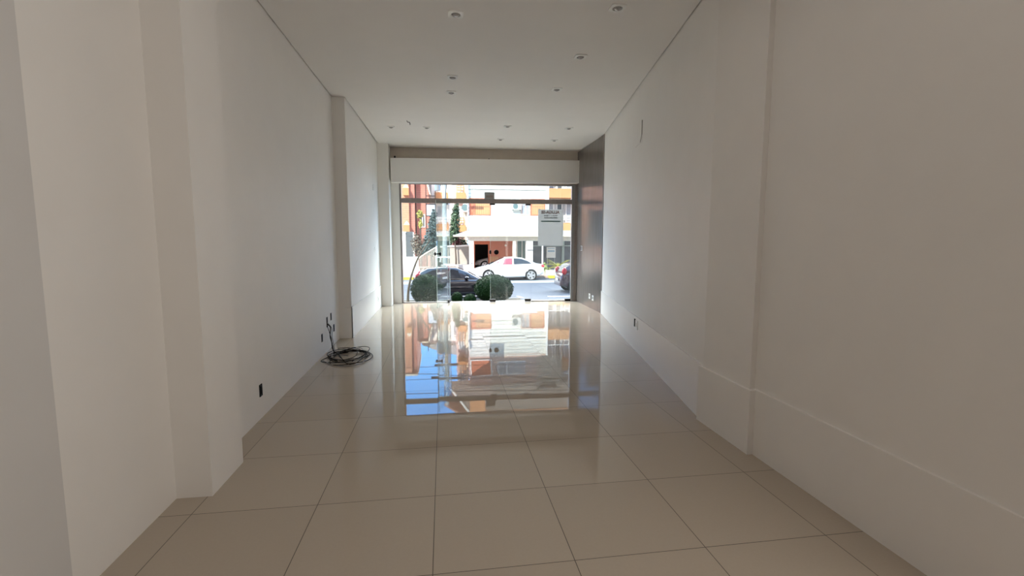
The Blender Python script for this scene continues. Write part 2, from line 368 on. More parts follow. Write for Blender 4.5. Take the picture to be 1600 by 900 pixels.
for x, nm in ((1.29, 'patch_fitting'), (2.235, 'patch_fitting')):
    b = bmn(); sfbox(b, x-.085, x+.085, -.03, .03, .004, .075, .012); disc(b, x, .045, .018, -.036, -.03, 14); obj(nm, b, MDKMET, d2)
    b = bmn(); sfbox(b, x-.07, x+.07, -.028, .028, 2.555, 2.60, .008); obj('top_fitting', b, MDKMET, d2)
# open leaf: pivots near (0.138, 12.413), swung inwards
PV = Vector((.138, 12.413, 0)); FE = Vector((-.16, 11.34, 0)); ld = (FE-PV).normalized()
LT = Matrix.Translation(PV) @ Matrix.Rotation(math.atan2(ld.y, ld.x), 4, 'Z')     # local +x runs to the free edge
LW = (FE-PV).length
d1 = thing('door_1', 'open glass door leaf swung into the shop', 'door', tuple(PV), kind='structure')
b = bmn(); bx(b, -.10, LW, -.005, .005, .012, 2.585, LT); obj('glass_pane', b, MGLASSG, d1)
MEDGE = mat('ground_glass_edge', (.62, .74, .70), .35, var=.03)
b = bmn(); bx(b, LW, LW+.008, -.0055, .0055, .012, 2.585, LT); obj('glass_edge', b, MEDGE, d1)
b = bmn(); bx(b, -.108, -.10, -.0055, .0055, .012, 2.585, LT); obj('glass_edge', b, MEDGE, d1)
b = bmn(); sfbox(b, 1.226, 1.232, -.0055, .0055, .012, 2.585); obj('glass_edge', b, MEDGE, d2)
b = bmn(); sfbox(b, .095, .101, -.0055, .0055, .022, 2.594); obj('glass_edge', b, MEDGE, w1)
b = bmn(); bx(b, -.09, .09, -.03, .03, .004, .075, LT, .01); obj('patch_fitting', b, MDKMET, d1)
b = bmn(); bx(b, -.08, .08, -.028, .028, 2.555, 2.59, LT, .008); obj('top_fitting', b, MALU, d1)
b = bmn()
lathe(b, [(.016, -.012), (.016, .03), (.03, .045), (.042, .062), (.042, .075), (.02, .085)], (0, 0, 0), 'Y', 20)
lathe(b, [(.016, .012), (.016, -.03), (.03, -.045), (.042, -.062), (.042, -.075), (.02, -.085)], (0, 0, 0), 'Y', 20)
for v in b.verts: v.co = LT @ (v.co + Vector((LW-.1, 0, 1.312)))
obj('knob', b, MBLACK, d1, smooth=True)
b = bmn(); sfbox(b, 1.084, 1.345, -.05, .06, 2.712, 2.885, .01)
t = thing('closer_box', 'grey metal box fixed on top of the dark transom bar', 'box', tuple(SF @ Vector((1.21, 0, 2.712))))
obj('housing', b, MALU, t)
b = bmn(); sfbox(b, 1.12, 1.31, -.053, -.05, 2.74, 2.80); obj('cover_plate', b, MDARKALU, t)

# rental sign on the outside of the right pane (print reads from the street)
MPAPER = bpy.data.materials.new('sign_sheet'); MPAPER.use_nodes = True
nt = MPAPER.node_tree; pb = nt.nodes['Principled BSDF']; pb.inputs['Base Color'].default_value = (.50, .54, .53, 1); pb.inputs['Roughness'].default_value = .5
nzp = nt.nodes.new('ShaderNodeTexNoise'); nzp.inputs['Scale'].default_value = 3
rpp = nt.nodes.new('ShaderNodeValToRGB'); rpp.color_ramp.elements[0].color = (.66, .655, .65, 1); rpp.color_ramp.elements[1].color = (.71, .705, .70, 1)
nt.links.new(nzp.outputs[0], rpp.inputs[0]); nt.links.new(rpp.outputs[0], pb.inputs['Base Color'])
trn = nt.nodes.new('ShaderNodeBsdfTranslucent'); trn.inputs[0].default_value = (.52, .51, .51, 1)
mxp = nt.nodes.new('ShaderNodeMixShader'); mxp.inputs[0].default_value = .5
nt.links.new(pb.outputs[0], mxp.inputs[1]); nt.links.new(trn.outputs[0], mxp.inputs[2]); nt.links.new(mxp.outputs[0], nt.nodes['Material Output'].inputs[0])
MINK = mat('sign_ink_grey', (.10, .105, .11), .6); MINKR = mat('sign_ink_red', (.26, .12, .10), .6); MINKG = mat('sign_ink_green', (.10, .18, .16), .6)
sg = thing('rental_sign', 'grey rental poster with mirrored lettering stuck on the right glass pane', 'sign', tuple(SF @ Vector((2.845, .012, 1.494))))
b = bmn(); sfbox(b, 2.503, 3.187, .0075, .0095, 1.494, 2.456); obj('sheet', b, MPAPER, sg)
def lettering(txt, xc, z, size, m, wid):
    cu = bpy.data.curves.new('lettering', 'FONT'); cu.body = txt; cu.size = size; cu.align_x = 'CENTER'; cu.extrude = .0016; cu.offset = .004 if size > .08 else .0015
    tmp = bpy.data.objects.new('lettering_tmp', cu); COL.objects.link(tmp)
    bpy.context.view_layer.update()
    me = bpy.data.meshes.new_from_object(tmp.evaluated_get(bpy.context.evaluated_depsgraph_get()))
    bpy.data.objects.remove(tmp)
    xs = [v.co.x for v in me.vertices]; k = wid/(max(xs)-min(xs)); x0 = (max(xs)+min(xs))/2
    base = wloc(sg)
    for v in me.vertices:   # facing the street (+y): the text runs towards -x seen from inside
        v.co = (SF @ Vector((xc - (v.co.x-x0)*k, .0085 + v.co.z, z + v.co.y))) - base
    me.materials.append(m); o = bpy.data.objects.new('lettering', me); COL.objects.link(o); o.parent = sg
    return o
lettering('ALUGA-SE', 2.835, 2.345, .11, MINKR, .50)
lettering('SALA 1 1 BAN', 2.845, 2.275, .05, MINK, .36)
b = bmn(); x = 2.67; random.seed(3)
while x < 3.02:
    w = random.choice((.012, .02, .026)); sfbox(b, x, x+w, .0065, .0105, 2.218, 2.218+random.choice((.026, .034, .034))); x += w+.008
obj('small_print', b, MINK, sg)
b = bmn(); pts = [(2.565, 2.142), (2.60, 2.126), (3.09, 2.126), (3.125, 2.142), (3.09, 2.158), (2.60, 2.158)]
va = [b.verts.new(SF @ Vector((p[0], .0065, p[1]))) for p in pts]; vb = [b.verts.new(SF @ Vector((p[0], .0105, p[1]))) for p in pts]
b.faces.new(va); b.faces.new(vb[::-1])
for i in range(6): b.faces.new((va[i], va[(i+1) % 6], vb[(i+1) % 6], vb[i]))
obj('divider_bar', b, MINKG, sg)
for x in (2.52, 3.14):
    b = bmn(); sfbox(b, x, x+.03, .0065, .011, 2.44, 2.47); obj('tape_strip', b, MWPLAST, sg)

# ================================================================== FIXTURES
MBULB = mat('lamp_glass', (.42, .41, .41), .2, .2, var=.1, scale=40)
MREFL = mat('lamp_reflector', (.30, .28, .27), .35, .6)
def downlight(loc, label):
    t = thing('recessed_spotlight', label, 'spotlight', (0, 0, 0), 'unlit spotlights recessed in the ceiling')
    b = bmn(); s, r, N = .073, .05, 24
    lo = []; hi = []
    for k in range(N):
        a = 2*PI*k/N + PI/N; c_, s_ = math.cos(a), math.sin(a); q = s/max(abs(c_), abs(s_))
        lo.append((b.verts.new((c_*q, s_*q, -.009)), b.verts.new((c_*r, s_*r, -.012)), b.verts.new((c_*q, s_*q, .004)), b.verts.new((c_*r*.92, s_*r*.92, .004))))
    for k in range(N):
        A, B_ = lo[k], lo[(k+1) % N]
        b.faces.new((A[0], B_[0], B_[1], A[1])); b.faces.new((A[2], B_[2], B_[0], A[0])); b.faces.new((A[1], B_[1], B_[3], A[3]))
    obj('frame', b, MWPLAST, t)
    b = bmn(); lathe(b, [(.047, .004), (.047, -.004), (.043, -.009), (.038, -.006), (.036, .004)], (0, 0, 0), n=24); obj('reflector', b, MREFL, t, smooth=True)
    b = bmn(); lathe(b, [(.037, -.003), (.034, -.014), (.024, -.022), (.010, -.026)], (0, 0, 0), n=20); obj('bulb', b, MBULB, t, smooth=True)
    t.location = loc
    return t
DL = [((.154, 4.914), 'largest spotlight at the top edge, left of the ceiling middle'),
      ((1.686, 4.547), 'topmost spotlight on the right, cut close to the upper edge'),
      ((1.697, 5.818), 'second spotlight from the top in the right ceiling row'),
      ((1.722, 7.135), 'third spotlight from the top in the right ceiling row'),
      ((.16, 6.821), 'front one of the close pair of spotlights at the ceiling middle'),
      ((.155, 7.542), 'rear one of the close pair of spotlights at the ceiling middle'),
      ((-1.021, 10.109), 'far spotlight nearest the left wall, beside the round cover'),
      ((-.298, 10.053), 'far spotlight second from the left wall'),
      ((1.322, 9.678), 'front one of two far spotlights above the middle of the header'),
      ((1.341, 11.019), 'rear one of two far spotlights above the middle of the header'),
      ((2.593, 9.65), 'far spotlight nearest the right wall, in front of its twin'),
      ((2.589, 10.931), 'far spotlight closest to the dark grey panel')]
dl0 = None
for p, lab in DL:
    loc = (p[0], p[1], zc(p)-.0045)
    if dl0 is None: dl0 = downlight(loc, lab)
    else: dup(dl0, loc, lab)
b = bmn(); lathe(b, [(.155, 0), (.155, -.002), (.15, -.004)], (-.93, 9.70, zc((0, 9.70))), n=40)
tag(obj('ceiling_cover', b, MCEIL, loc=(-.93, 9.70, zc((0, 9.70)))), 'thin round white blanking cover on the far left of the ceiling', 'cover')
b = bmn(); q = Vector((-.66, 9.52, zc((0, 9.52))))
tube(b, smooth_path([q+Vector((0, 0, .002)), q+Vector((.01, -.005, -.03)), q+Vector((.05, -.01, -.035)), q+Vector((.06, -.01, -.08))], 5), .006)
tag(obj('loose_wire', b, MBLACK, loc=tuple(q)), 'short black wire end hanging from the ceiling', 'wire')
b = bmn(); bx(b, -1.19, -1.15, 12.30, 12.34, 3.655, 3.74); bx(b, -1.19, -1.12, 12.30, 12.34, 3.655, 3.68)
tag(obj('wall_bracket', b, MDKMET, loc=(-1.17, 12.32, 3.655)), 'small dark bracket standing on the left end of the header', 'bracket')
b = bmn(); cyl(b, (1.2, 12.38, 3.73), (1.2, 12.335, 3.73), .014, n=10)
tag(obj('wall_plug', b, MDKMET, loc=(1.2, 12.36, 3.73)), 'small dark plug in the wall strip above the header', 'plug')

def frame_on(p, nrm):
    """matrix whose local +x runs along the wall, +y points out of the wall, +z up"""
    nrm = Vector(nrm).normalized(); x = nrm.cross(Vector((0, 0, 1))); 
    m = Matrix((x, nrm, Vector((0, 0, 1)))).transposed().to_4x4(); m.translation = p; return m
NL = Vector((1, .0127, 0)); NR = Vector((-n.x, -n.y, 0)); NG = Vector((-1, .0148, 0)); NL3 = Vector((1, .004, 0))
def open_box(p, nrm, label, group='open black outlet boxes on the left wall', w=.066, h=.112):
    t = thing('outlet_box', label, 'outlet box', tuple(p), group); T = frame_on(Vector(p), nrm)
    b = bmn(); f = .006
    bx(b, -w/2, -w/2+f, -.002, .005, -h/2, h/2, T); bx(b, w/2-f, w/2, -.002, .005, -h/2, h/2, T)
    bx(b, -w/2+f, w/2-f, -.002, .005, -h/2, -h/2+f, T); bx(b, -w/2+f, w/2-f, -.002, .005, h/2-f, h/2, T)
    obj('rim', b, MBLACK, t)
    b = bmn(); bx(b, -w/2+f, w/2-f, -.002, .0015, -h/2+f, h/2-f, T); obj('recess', b, MBLACK, t)
    for s in (-1, 1):
        b = bmn(); bx(b, -.008, .008, -.001, .004, s*(h/2-.012)-.006, s*(h/2-.012)+.006, T); obj('screw_tab', b, MDKMET, t)
    return t
def xl(y): return -1.681 - .057*(y-3.597)/4.493
open_box((xl(4.513), 4.513, .262), NL, 'single open black outlet box low on the left wall near the pillar')
open_box((xl(7.205), 7.205, .43), NL, 'upper open outlet box of the cluster that the cables hang from', h=.15)
open_box((xl(7.47), 7.47, .47), NL, 'open outlet box at the upper right of the cable cluster')
open_box((xl(7.613), 7.64, .262), NL, 'lowered open outlet box at the right of the cable cluster')
open_box((xl(6.864), 6.864, .262), NL, 'open outlet box just left of where the cables hang down')
# cables
MCAB = mat('black_cable', (.014, .012, .011), .7, var=.15, spec=.15); MCABG = mat('grey_cable', (.22, .21, .20), .5)
t = thing('cable_coil', 'tangled coil of black cables lying on the floor by the left wall', 'cable', (-1.3, 6.8, 0))
random.seed(11)
for k in range(8):
    pts = []; cx, cy = -1.33 + random.uniform(-.07, .07), 6.78 + random.uniform(-.09, .09)
    rx, ry = random.uniform(.17, .27), random.uniform(.25, .45); ph = random.uniform(0, 6.28); tilt = random.uniform(-.5, .5)
    turns = random.uniform(.85, 1.6); N = 30
    for i in range(N+1):
        a = ph + turns*2*PI*i/N; wob = 1 + .12*math.sin(3*a+k)
        ex, ey = rx*math.cos(a)*wob, ry*math.sin(a)*wob
        pts.append((cx + ex*math.cos(tilt)-ey*math.sin(tilt)*.5, cy + ey*math.cos(tilt)+ex*math.sin(tilt)*.5, .008 + .004*k*abs(math.sin(a*1.3+k)) + .001*k))
    b = bmn(); tube(b, [(max(p[0], -1.69), p[1], p[2]) for p in pts], .005, 6); obj('cable_loop', b, MCAB if k % 4 else MCABG, t, smooth=True)
b = bmn(); tube(b, smooth_path([(xl(7.2)+.004, 7.2, .40), (-1.67, 7.15, .36), (-1.66, 7.08, .24), (-1.625, 7.02, .15), (-1.60, 6.98, .05), (-1.54, 6.95, .012), (-1.40, 7.0, .012)], 7), .0075, 7); obj('hanging_lead', b, MCAB, t, smooth=True)
b = bmn(); tube(b, smooth_path([(xl(7.21)+.004, 7.21, .42), (-1.665, 7.22, .33), (-1.64, 7.11, .22), (-1.61, 7.05, .13), (-1.585, 7.0, .04), (-1.5, 6.9, .014), (-1.35, 6.75, .02)], 7), .006, 7); obj('hanging_lead', b, MCABG, t, smooth=True)
b = bmn(); tube(b, smooth_path([(xl(7.19)+.004, 7.19, .38), (-1.68, 7.12, .30), (-1.65, 7.1, .2), (-1.62, 7.0, .09), (-1.58, 6.93, .014), (-1.62, 6.75, .012), (-1.66, 6.52, .012), (-1.5, 6.42, .012), (-1.3, 6.45, .014)], 7), .005, 7); obj('hanging_lead', b, MCAB, t, smooth=True)
b = bmn(); tube(b, smooth_path([(-1.60, 7.28, .012), (-1.45, 7.3, .012), (-1.3, 7.22, .012), (-1.2, 7.0, .02), (-1.08, 6.75, .012), (-1.1, 6.6, .012)], 7), .005, 7); obj('cable_loop', b, MCAB, t, smooth=True)
b = bmn(); tube(b, smooth_path([(-1.66, 6.6, .012), (-1.5, 6.35, .012), (-1.3, 6.22, .012), (-1.12, 6.3, .012), (-1.07, 6.5, .02)], 7), .005, 7); obj('cable_loop', b, MCABG, t, smooth=True)

def plate(name, p, nrm, w, h, label, cat, group=None, slots=None, th=.008, m=None):
    t = thing(name, label, cat, tuple(p), group); T = frame_on(Vector(p), nrm)
    b = bmn(); bx(b, -w/2, w/2, -.001, th, -h/2, h/2, T, .002); obj('face_plate', b, m or MWPLAST, t)
    for nm, x0, x1, z0, z1, d, mm in (slots or []):
        b = bmn(); bx(b, x0, x1, th-.002, th+d, z0, z1, T); obj(nm, b, mm, t)
    return t
plate('blank_plate', (-1.549, 11.09, 2.82), NL3, .09, .13, 'small white blank plate high on the left wall by the shopfront', 'plate', slots=[('screw_cap', -.008, .008, -.008, .008, .001, MALU)])
plate('blank_plate', (-1.549, 11.11, 1.425), NL3, .08, .12, 'small white blank plate midway up the left wall by the shopfront', 'plate', slots=[('screw_cap', -.008, .008, -.008, .008, .001, MALU)])
plate('wall_outlet', (-1.532, 11.30, .263), NL3, .085, .125, 'white outlet on the left baseboard near the shopfront', 'outlet', slots=[('socket', -.02, .02, -.022, .022, .001, MALU)])
pr = RA + (RB-RA)*((6.77-3.853)/(10.12-3.853)) + n*.014
t = plate('cover_plate', (pr.x, pr.y, 3.205), NR, .42, .31, 'white square cover plate high on the right wall', 'cover plate', m=MW, th=.006)
T = frame_on(Vector((pr.x, pr.y, 3.205)), NR); b = bmn()
tube(b, [T @ Vector(p) for p in ((-.205, .006, .15), (-.207, .006, .05), (-.207, .006, -.05), (-.18, .006, -.09), (-.12, .006, -.14))], .006, 6)
obj('open_edge', b, MGAP, t)
po = RA + (RB-RA)*((6.50-3.853)/(10.12-3.853))
t = plate('wall_outlet', (po.x, po.y, .40), NR, .13, .13, 'white outlet plate beside a black slot on the right baseboard', 'outlet', th=.012, slots=[('socket', -.03, .03, -.03, .03, .001, mat('socket_grey', (.5, .5, .49), .4))])
T = frame_on(Vector((po.x, po.y, .40)), NR); b = bmn(); bx(b, .10, .15, -.001, .012, -.045, .07, T); obj('black_slot', b, MBLACK, t)
plate('light_switch', (3.532, 11.73, 1.435), NG, .15, .125, 'light switch plate on the dark grey panel', 'switch', slots=[('rocker', .005, .055, -.05, .05, .006, MDKMET), ('rocker', -.055, -.005, -.05, .05, .004, MALU)])
plate('wall_outlet', (3.522, 10.97, .285), NG, .11, .125, 'white outlet on the dark grey panel, nearer the shopfront', 'outlet', 'outlets low on the grey panel', [('socket', -.02, .02, -.025, .025, .001, MDKMET)])
plate('wall_outlet', (3.518, 10.70, .272), NG, .12, .125, 'white outlet on the dark grey panel, nearer the white baseboard', 'outlet', 'outlets low on the grey panel', [('socket', -.035, -.005, -.025, .025, .001, MDKMET), ('socket', .005, .035, -.025, .025, .001, MDKMET)])

# ================================================================== OUTSIDE: ground
GZ = -.65
MASPH = mat('asphalt', (.105, .112, .132), .85, var=.12, scale=6, bump=.2)
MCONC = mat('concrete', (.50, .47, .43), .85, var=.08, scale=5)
MPAVE = lines_mat('pink_paving', (.42, .30, .24), (.25, .19, .16), .4, .015, 'X', .8)
MYEL = mat('yellow_paint', (.80, .60, .04), .7); MWPAINT = mat('white_road_paint', (.75, .75, .76), .7)
b = bmn(); bx(b, -40, 45, 14.0, 27.9, GZ-.2, GZ); struct('road', b, MASPH, 'grey asphalt street outside the shop', 'road')
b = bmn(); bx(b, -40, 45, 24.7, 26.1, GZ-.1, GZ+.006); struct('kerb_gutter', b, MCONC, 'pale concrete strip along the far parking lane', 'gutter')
b = bmn(); bx(b, -40, 45, 27.9, 60, GZ-.2, GZ+.12); struct('sidewalk', b, MPAVE, 'pinkish sidewalk across the street', 'sidewalk')
b = bmn(); bx(b, -40, 45, 12.57, 16.1, GZ-.2, GZ+.04); struct('sidewalk_near', b, mat('dark_paving', (.14, .13, .125), .85, var=.1), 'grey pavement below the shop threshold', 'sidewalk')
b = bmn(); bx(b, -40, 2.9, 16.1, 17.6, GZ-.2, GZ+.06); struct('planting_strip', b, mat('dry_soil', (.10, .08, .06), .95, var=.3, scale=12, bump=.5), 'dark planting strip with the clipped shrubs', 'planting strip')
b = bmn(); bx(b, -40, 2.9, 17.6, 17.7, GZ-.2, GZ+.08); struct('kerb_near', b, MCONC, 'pale kerb along the planting strip', 'kerb')
b = bmn(); bx(b, -2.3, 4.3, 12.45, 12.75, -.62, -.02); struct('trim_threshold', b, MCONC, 'concrete threshold outside the glass front', 'threshold')
b = bmn(); bx(b, -1.5, -.95, 16.0, 16.09, GZ+.04, GZ+.15, None, .01); tag(obj('edging_stone', b, MCONC, loc=(-1.2, 16.05, GZ+.04)), 'short pale edging stone at the foot of the leaning trunk', 'stone')
b = bmn(); bx(b, 4.2, 5.25, 18.5, 18.68, GZ, GZ+.004); struct('road_marking', b, MWPAINT, 'white painted line on the near lane', 'road marking')
b = bmn(); prism(b, [(2.95, 18.95), (3.06, 18.2), (3.16, 18.2), (3.05, 18.95)], GZ, GZ+.004); struct('road_marking_diagonal', b, MWPAINT, 'short slanted white line on the road left of the long one', 'road marking')
b = bmn(); bx(b, 6.3, 7.3, 27.55, 27.95, GZ, GZ+.14, None, .02); struct('kerb_yellow', b, MYEL, 'yellow painted kerb piece by the parked white cars', 'kerb')
b = bmn(); bx(b, -6, -1.75, 27.5, 27.95, GZ, GZ+.14, None, .02); struct('kerb_yellow_left', b, MYEL, 'yellow painted kerb behind the leaning trunk', 'kerb')
# this building's own upper storeys: their shade falls on the street
b = bmn(); bx(b, -26, 24, -17, 12.3, TOP, 13.6); bx(b, -26, -2.3, 12.0, 12.55, -.6, TOP); bx(b, 4.3, 24, 12.0, 12.55, -.6, TOP)
struct('wall_exterior', b, mat('dark_facade_paint', (.12, .11, .105), .85), 'upper storeys of the shop building itself', 'building')

# ------------------------------------------------------------------ vegetation
MLEAF = mat('boxwood_leaf', (.007, .026, .005), .75, var=.5, scale=14, spec=.12)
MLEAFD = mat('dark_tree_leaf', (.045, .075, .07), .6, var=.5, scale=5)
MLEAFG = mat('green_tree_leaf', (.055, .095, .045), .6, var=.5, scale=5)
MLEAFY = mat('yellow_green_leaf', (.36, .34, .06), .6, var=.3, scale=5)
MLEAFR = mat('dark_red_leaf', (.16, .05, .05), .6, var=.4, scale=5)
MBARK = mat('pale_bark', (.20, .155, .11), .85, var=.25, scale=20, bump=.4)
MBARKD = mat('dark_bark', (.09, .07, .055), .9, var=.25, scale=20, bump=.4)
def leaf(bm, c, d, s):
    d = d.normalized(); u = d.orthogonal().normalized(); a = random.uniform(0, 6.28)
    u = (Matrix.Rotation(a, 3, d) @ u); v = d.cross(u)
    u = (u + d*random.uniform(-.6, .6)).normalized()
    q = [c - u*s*.5, c + v*s*.32, c + u*s*.62, c - v*s*.32]
    bm.faces.new([bm.verts.new(p) for p in q])
def globe_shrub(name, c, rx, rz, nleaf, s, label):
    base = Vector((c[0], c[1], c[2])); t = thing(name, label, 'shrub', tuple(base), 'clipped round shrubs outside the glass front')
    ctr = base + Vector((0, 0, rz*.98))
    b = bmn(); bmesh.ops.create_icosphere(b, subdivisions=4, radius=1)
    for v in b.verts:
        k = 1 + .05*noise.noise(v.co*3+ctr) + .03*noise.noise(v.co*9)
        v.co = ctr + Vector((v.co.x*rx*.95, v.co.y*rx*.95, v.co.z*rz*.95))*k
    for i in range(nleaf):
        z = random.uniform(-1, 1); a = random.uniform(0, 2*PI); rxy = math.sqrt(1-z*z)
        d = Vector((rxy*math.cos(a), rxy*math.sin(a), z)); k = random.uniform(.93, 1.03) + .05*noise.noise(d*3+ctr)
        leaf(b, ctr + Vector((d.x*rx, d.y*rx, d.z*rz))*k, (d + Vector((random.uniform(-.7, .7), random.uniform(-.7, .7), random.uniform(-.5, .9)))), s)
    obj('foliage', b, MLEAF, t, fix=False)
    b = bmn(); cyl(b, base - Vector((0, 0, .05)), base + Vector((0, 0, rz*.5)), .03, .025, 8); obj('stem', b, MBARKD, t)
    return t
globe_shrub('clipped_shrub', (-.60, 16.8, GZ+.04), .56, .53, 3200, .06, 'big clipped round shrub in front of the black car, left')
globe_shrub('clipped_shrub', (1.79, 16.8, GZ+.04), .70, .51, 3600, .06, 'widest clipped round shrub, seen through the closed glass door')
globe_shrub('clipped_shrub', (.46, 16.6, GZ+.04), .20, .215, 800, .04, 'smallest round shrub, in the open doorway beside the door leaf')
globe_shrub('clipped_shrub', (.90, 16.25, GZ+.04), .215, .20, 900, .04, 'small low shrub touching the widest round shrub')

def tree(name, label, base, crown, nleaf, s, leafm, barkm, trunk, group=None, kind='tree'):
    """crown: list of (centre offset, radius xyz) clumps"""
    base = Vector(base); t = thing(name, label, kind, tuple(base), group)
    b = bmn()
    for off, rad in crown:
        n_ = int(nleaf*rad[0]*rad[2]/sum(r[0]*r[2] for _, r in crown))
        for i in range(n_):
            d = Vector((random.gauss(0, 1), random.gauss(0, 1), random.gauss(0, 1))).normalized(); k = random.uniform(.55, 1.05)
            k *= 1 + .25*noise.noise(d*2.2 + Vector(off))
            leaf(b, base + Vector(off) + Vector((d.x*rad[0], d.y*rad[1], d.z*rad[2]))*k, d + Vector((random.uniform(-1, 1), random.uniform(-1, 1), random.uniform(-.3, 1))), s*random.uniform(.7, 1.3))
    obj('foliage', b, leafm, t, fix=False)
    b = bmn(); tube(b, smooth_path([base + Vector(p) for p in trunk], 5), .07, 8, taper=.025); obj('trunk', b, barkm, t, smooth=True)
    for off, rad in crown[:3]:
        b = bmn(); st = base + Vector(trunk[-2]); tube(b, smooth_path([st, st*.5 + (base+Vector(off))*.5 + Vector((.05, 0, .1)), base + Vector(off)], 5), .035, 6, taper=.012); obj('branch', b, barkm, t, smooth=True)
    return t
tree('street_tree', 'dark bluish tree behind the fence, left of the open door leaf', (-.8, 30.9, GZ+.12),
     [((0, 0, 2.1), (.45, .5, .8)), ((.18, 0, 3.0), (.35, .4, .8)), ((-.12, 0, 1.6), (.5, .5, .5)), ((.25, 0, 3.7), (.2, .3, .45))], 2600, .15, MLEAFD, MBARKD, [(0, 0, 0), (.03, 0, .8), (0, 0, 1.6), (.1, 0, 2.6)], 'trees across the street')
tree('street_tree', 'feathery green tree right of the open door leaf, left of the house', (.78, 30.6, GZ+.12),
     [((0, 0, 3.4), (.3, .3, .9)), ((-.1, 0, 2.6), (.33, .3, .6)), ((.1, 0, 4.2), (.18, .2, .5))], 1500, .14, MLEAFG, MBARKD, [(0, 0, 0), (.03, 0, .9), (-.02, 0, 2.0), (0, 0, 3.2)], 'trees across the street')
tree('garden_shrub', 'dark red-leaved shrub beside the feathery green tree', (.80, 31.55, GZ+.12),
     [((0, 0, 2.5), (.3, .3, .7)), ((.1, 0, 1.8), (.35, .3, .5))], 800, .13, MLEAFR, MBARKD, [(0, 0, 0), (0, 0, .8), (.03, 0, 1.6), (0, 0, 2.2)], kind='shrub')
tree('garden_shrub', 'dark green shrub in the shade under the canopy tip', (1.05, 32.2, GZ+.12),
     [((-.35, 0, 2.0), (.45, .25, .5)), ((.2, 0, 1.9), (.4, .25, .45)), ((0, 0, 1.5), (.55, .25, .5))], 1500, .13, MLEAFG, MBARKD, [(0, 0, 0), (0, 0, .6), (.03, 0, 1.2), (0, 0, 1.8)], kind='shrub')
tree('street_tree', 'yellow-green leafy tree beside the brick building', (-1.6, 34.2, GZ+.12),
     [((0, 0, 4.0), (.22, .3, .3)), ((.02, 0, 3.3), (.14, .2, .3))], 500, .12, MLEAFY, MBARKD, [(0, 0, 0), (.02, 0, 1.2), (0, 0, 2.4), (0, 0, 3.5)], 'trees across the street')
tree('garden_shrub', 'mixed brownish shrub behind the picket fence', (-1.72, 31.3, GZ+.12),
     [((0, 0, 1.9), (.35, .3, .7)), ((.3, 0, 1.5), (.35, .3, .5))], 900, .12, mat('brown_leaf', (.14, .11, .08), .7, var=.5, scale=5), MBARKD, [(0, 0, 0), (0, 0, .6), (.03, 0, 1.2), (0, 0, 1.8)], kind='shrub')
# leaning thin tree just outside the glass
t = thing('leaning_tree', 'thin curved bare trunk leaning right outside the left glass pane', 'tree', (-1.263, 16.800, -0.560))
b = bmn(); tube(b, smooth_path([(-1.263, 16.800, -0.611), (-1.250, 16.800, -0.244), (-1.175, 16.800, 0.198), (-1.036, 16.800, 0.640), (-0.859, 16.800, 1.056), (-0.657, 16.800, 1.360), (-0.530, 16.800, 1.524)], 6), .050, 10, taper=.02); obj('trunk', b, MBARK, t, smooth=True)
random.seed(5)
for st, en in (((-0.657, 16.800, 1.360), (-0.758, 16.737, 1.776)), ((-0.530, 16.800, 1.524), (-0.480, 16.800, 1.903)), ((-0.530, 16.800, 1.524), (-0.354, 16.864, 1.688)), ((-0.758, 16.800, 1.221), (-1.010, 16.800, 1.360))):
    b = bmn(); m_ = (Vector(st)+Vector(en))/2 + Vector((random.uniform(-.04, .04), 0, .03)); tube(b, smooth_path([st, m_, en], 5), .013, 6, taper=.005); obj('branch', b, MBARK, t, smooth=True)
    c_ = bmn()
    for i in range(14):
        k = random.random(); p = Vector(st)*(1-k) + Vector(en)*k + Vector((random.uniform(-.05, .05), random.uniform(-.05, .05), random.uniform(-.02, .06)))
        leaf(c_, p, Vector((random.uniform(-1, 1), random.uniform(-1, 1), random.uniform(-.3, 1))), .035)
    obj('leaf_tuft', c_, MLEAFD, t, fix=False)
# cycad
t = thing('cycad', 'yellow-green spiky cycad in front of the dark shop window', 'plant', (7.18, 28.9, GZ+.12))
b = bmn(); lathe(b, [(.12, -.48), (.16, -.40), (.15, -.15), (.10, -.06)], (7.18, 28.9, 0), n=14); obj('stem', b, MBARKD, t)
random.seed(21)
for k in range(26):
    az = 2*PI*k/26 + random.uniform(-.1, .1); el = random.choice((.25, .55, .9)) + random.uniform(-.1, .1); L = random.uniform(.75, .95)
    b = bmn(); pts = []
    for i in range(9):
        s_ = i/8; r_ = L*s_*math.cos(el*(1-.35*s_)); z_ = L*s_*math.sin(el) - .28*L*s_*s_
        pts.append(Vector((7.18 + r_*math.cos(az), 28.9 + r_*math.sin(az), -.08 + z_)))
    tube(b, pts, .012, 5, taper=.004)
    side = Vector((-math.sin(az), math.cos(az), 0))
    for i in range(1, 17):
        f_ = i/17; p = pts[0].lerp(pts[-1], f_); j = min(int(f_*8), 7); p = pts[j].lerp(pts[j+1], f_*8-j); dirn = (pts[j+1]-pts[j]).normalized()
        ll = .17*math.sin(PI*min(f_*.9+.12, 1))
        for s_ in (-1, 1):
            tip = p + side*s_*ll + dirn*ll*.5 + Vector((0, 0, .04)); w_ = dirn*.014
            b.faces.new([b.verts.new(q) for q in (p-w_, p+w_, tip)])
    obj('frond', b, MLEAFY, t, fix=False)
tree('garden_shrub', 'rounded yellow-green shrub left of the cycad', (6.3, 28.9, GZ+.12), [((0, 0, .35), (.22, .25, .4)), ((.2, 0, .2), (.2, .2, .25))], 700, .09, mat('light_leaf', (.30, .36, .12), .6, var=.3), MBARKD, [(0, 0, 0), (0, 0, .1), (0, 0, .2), (0, 0, .3)], kind='shrub')

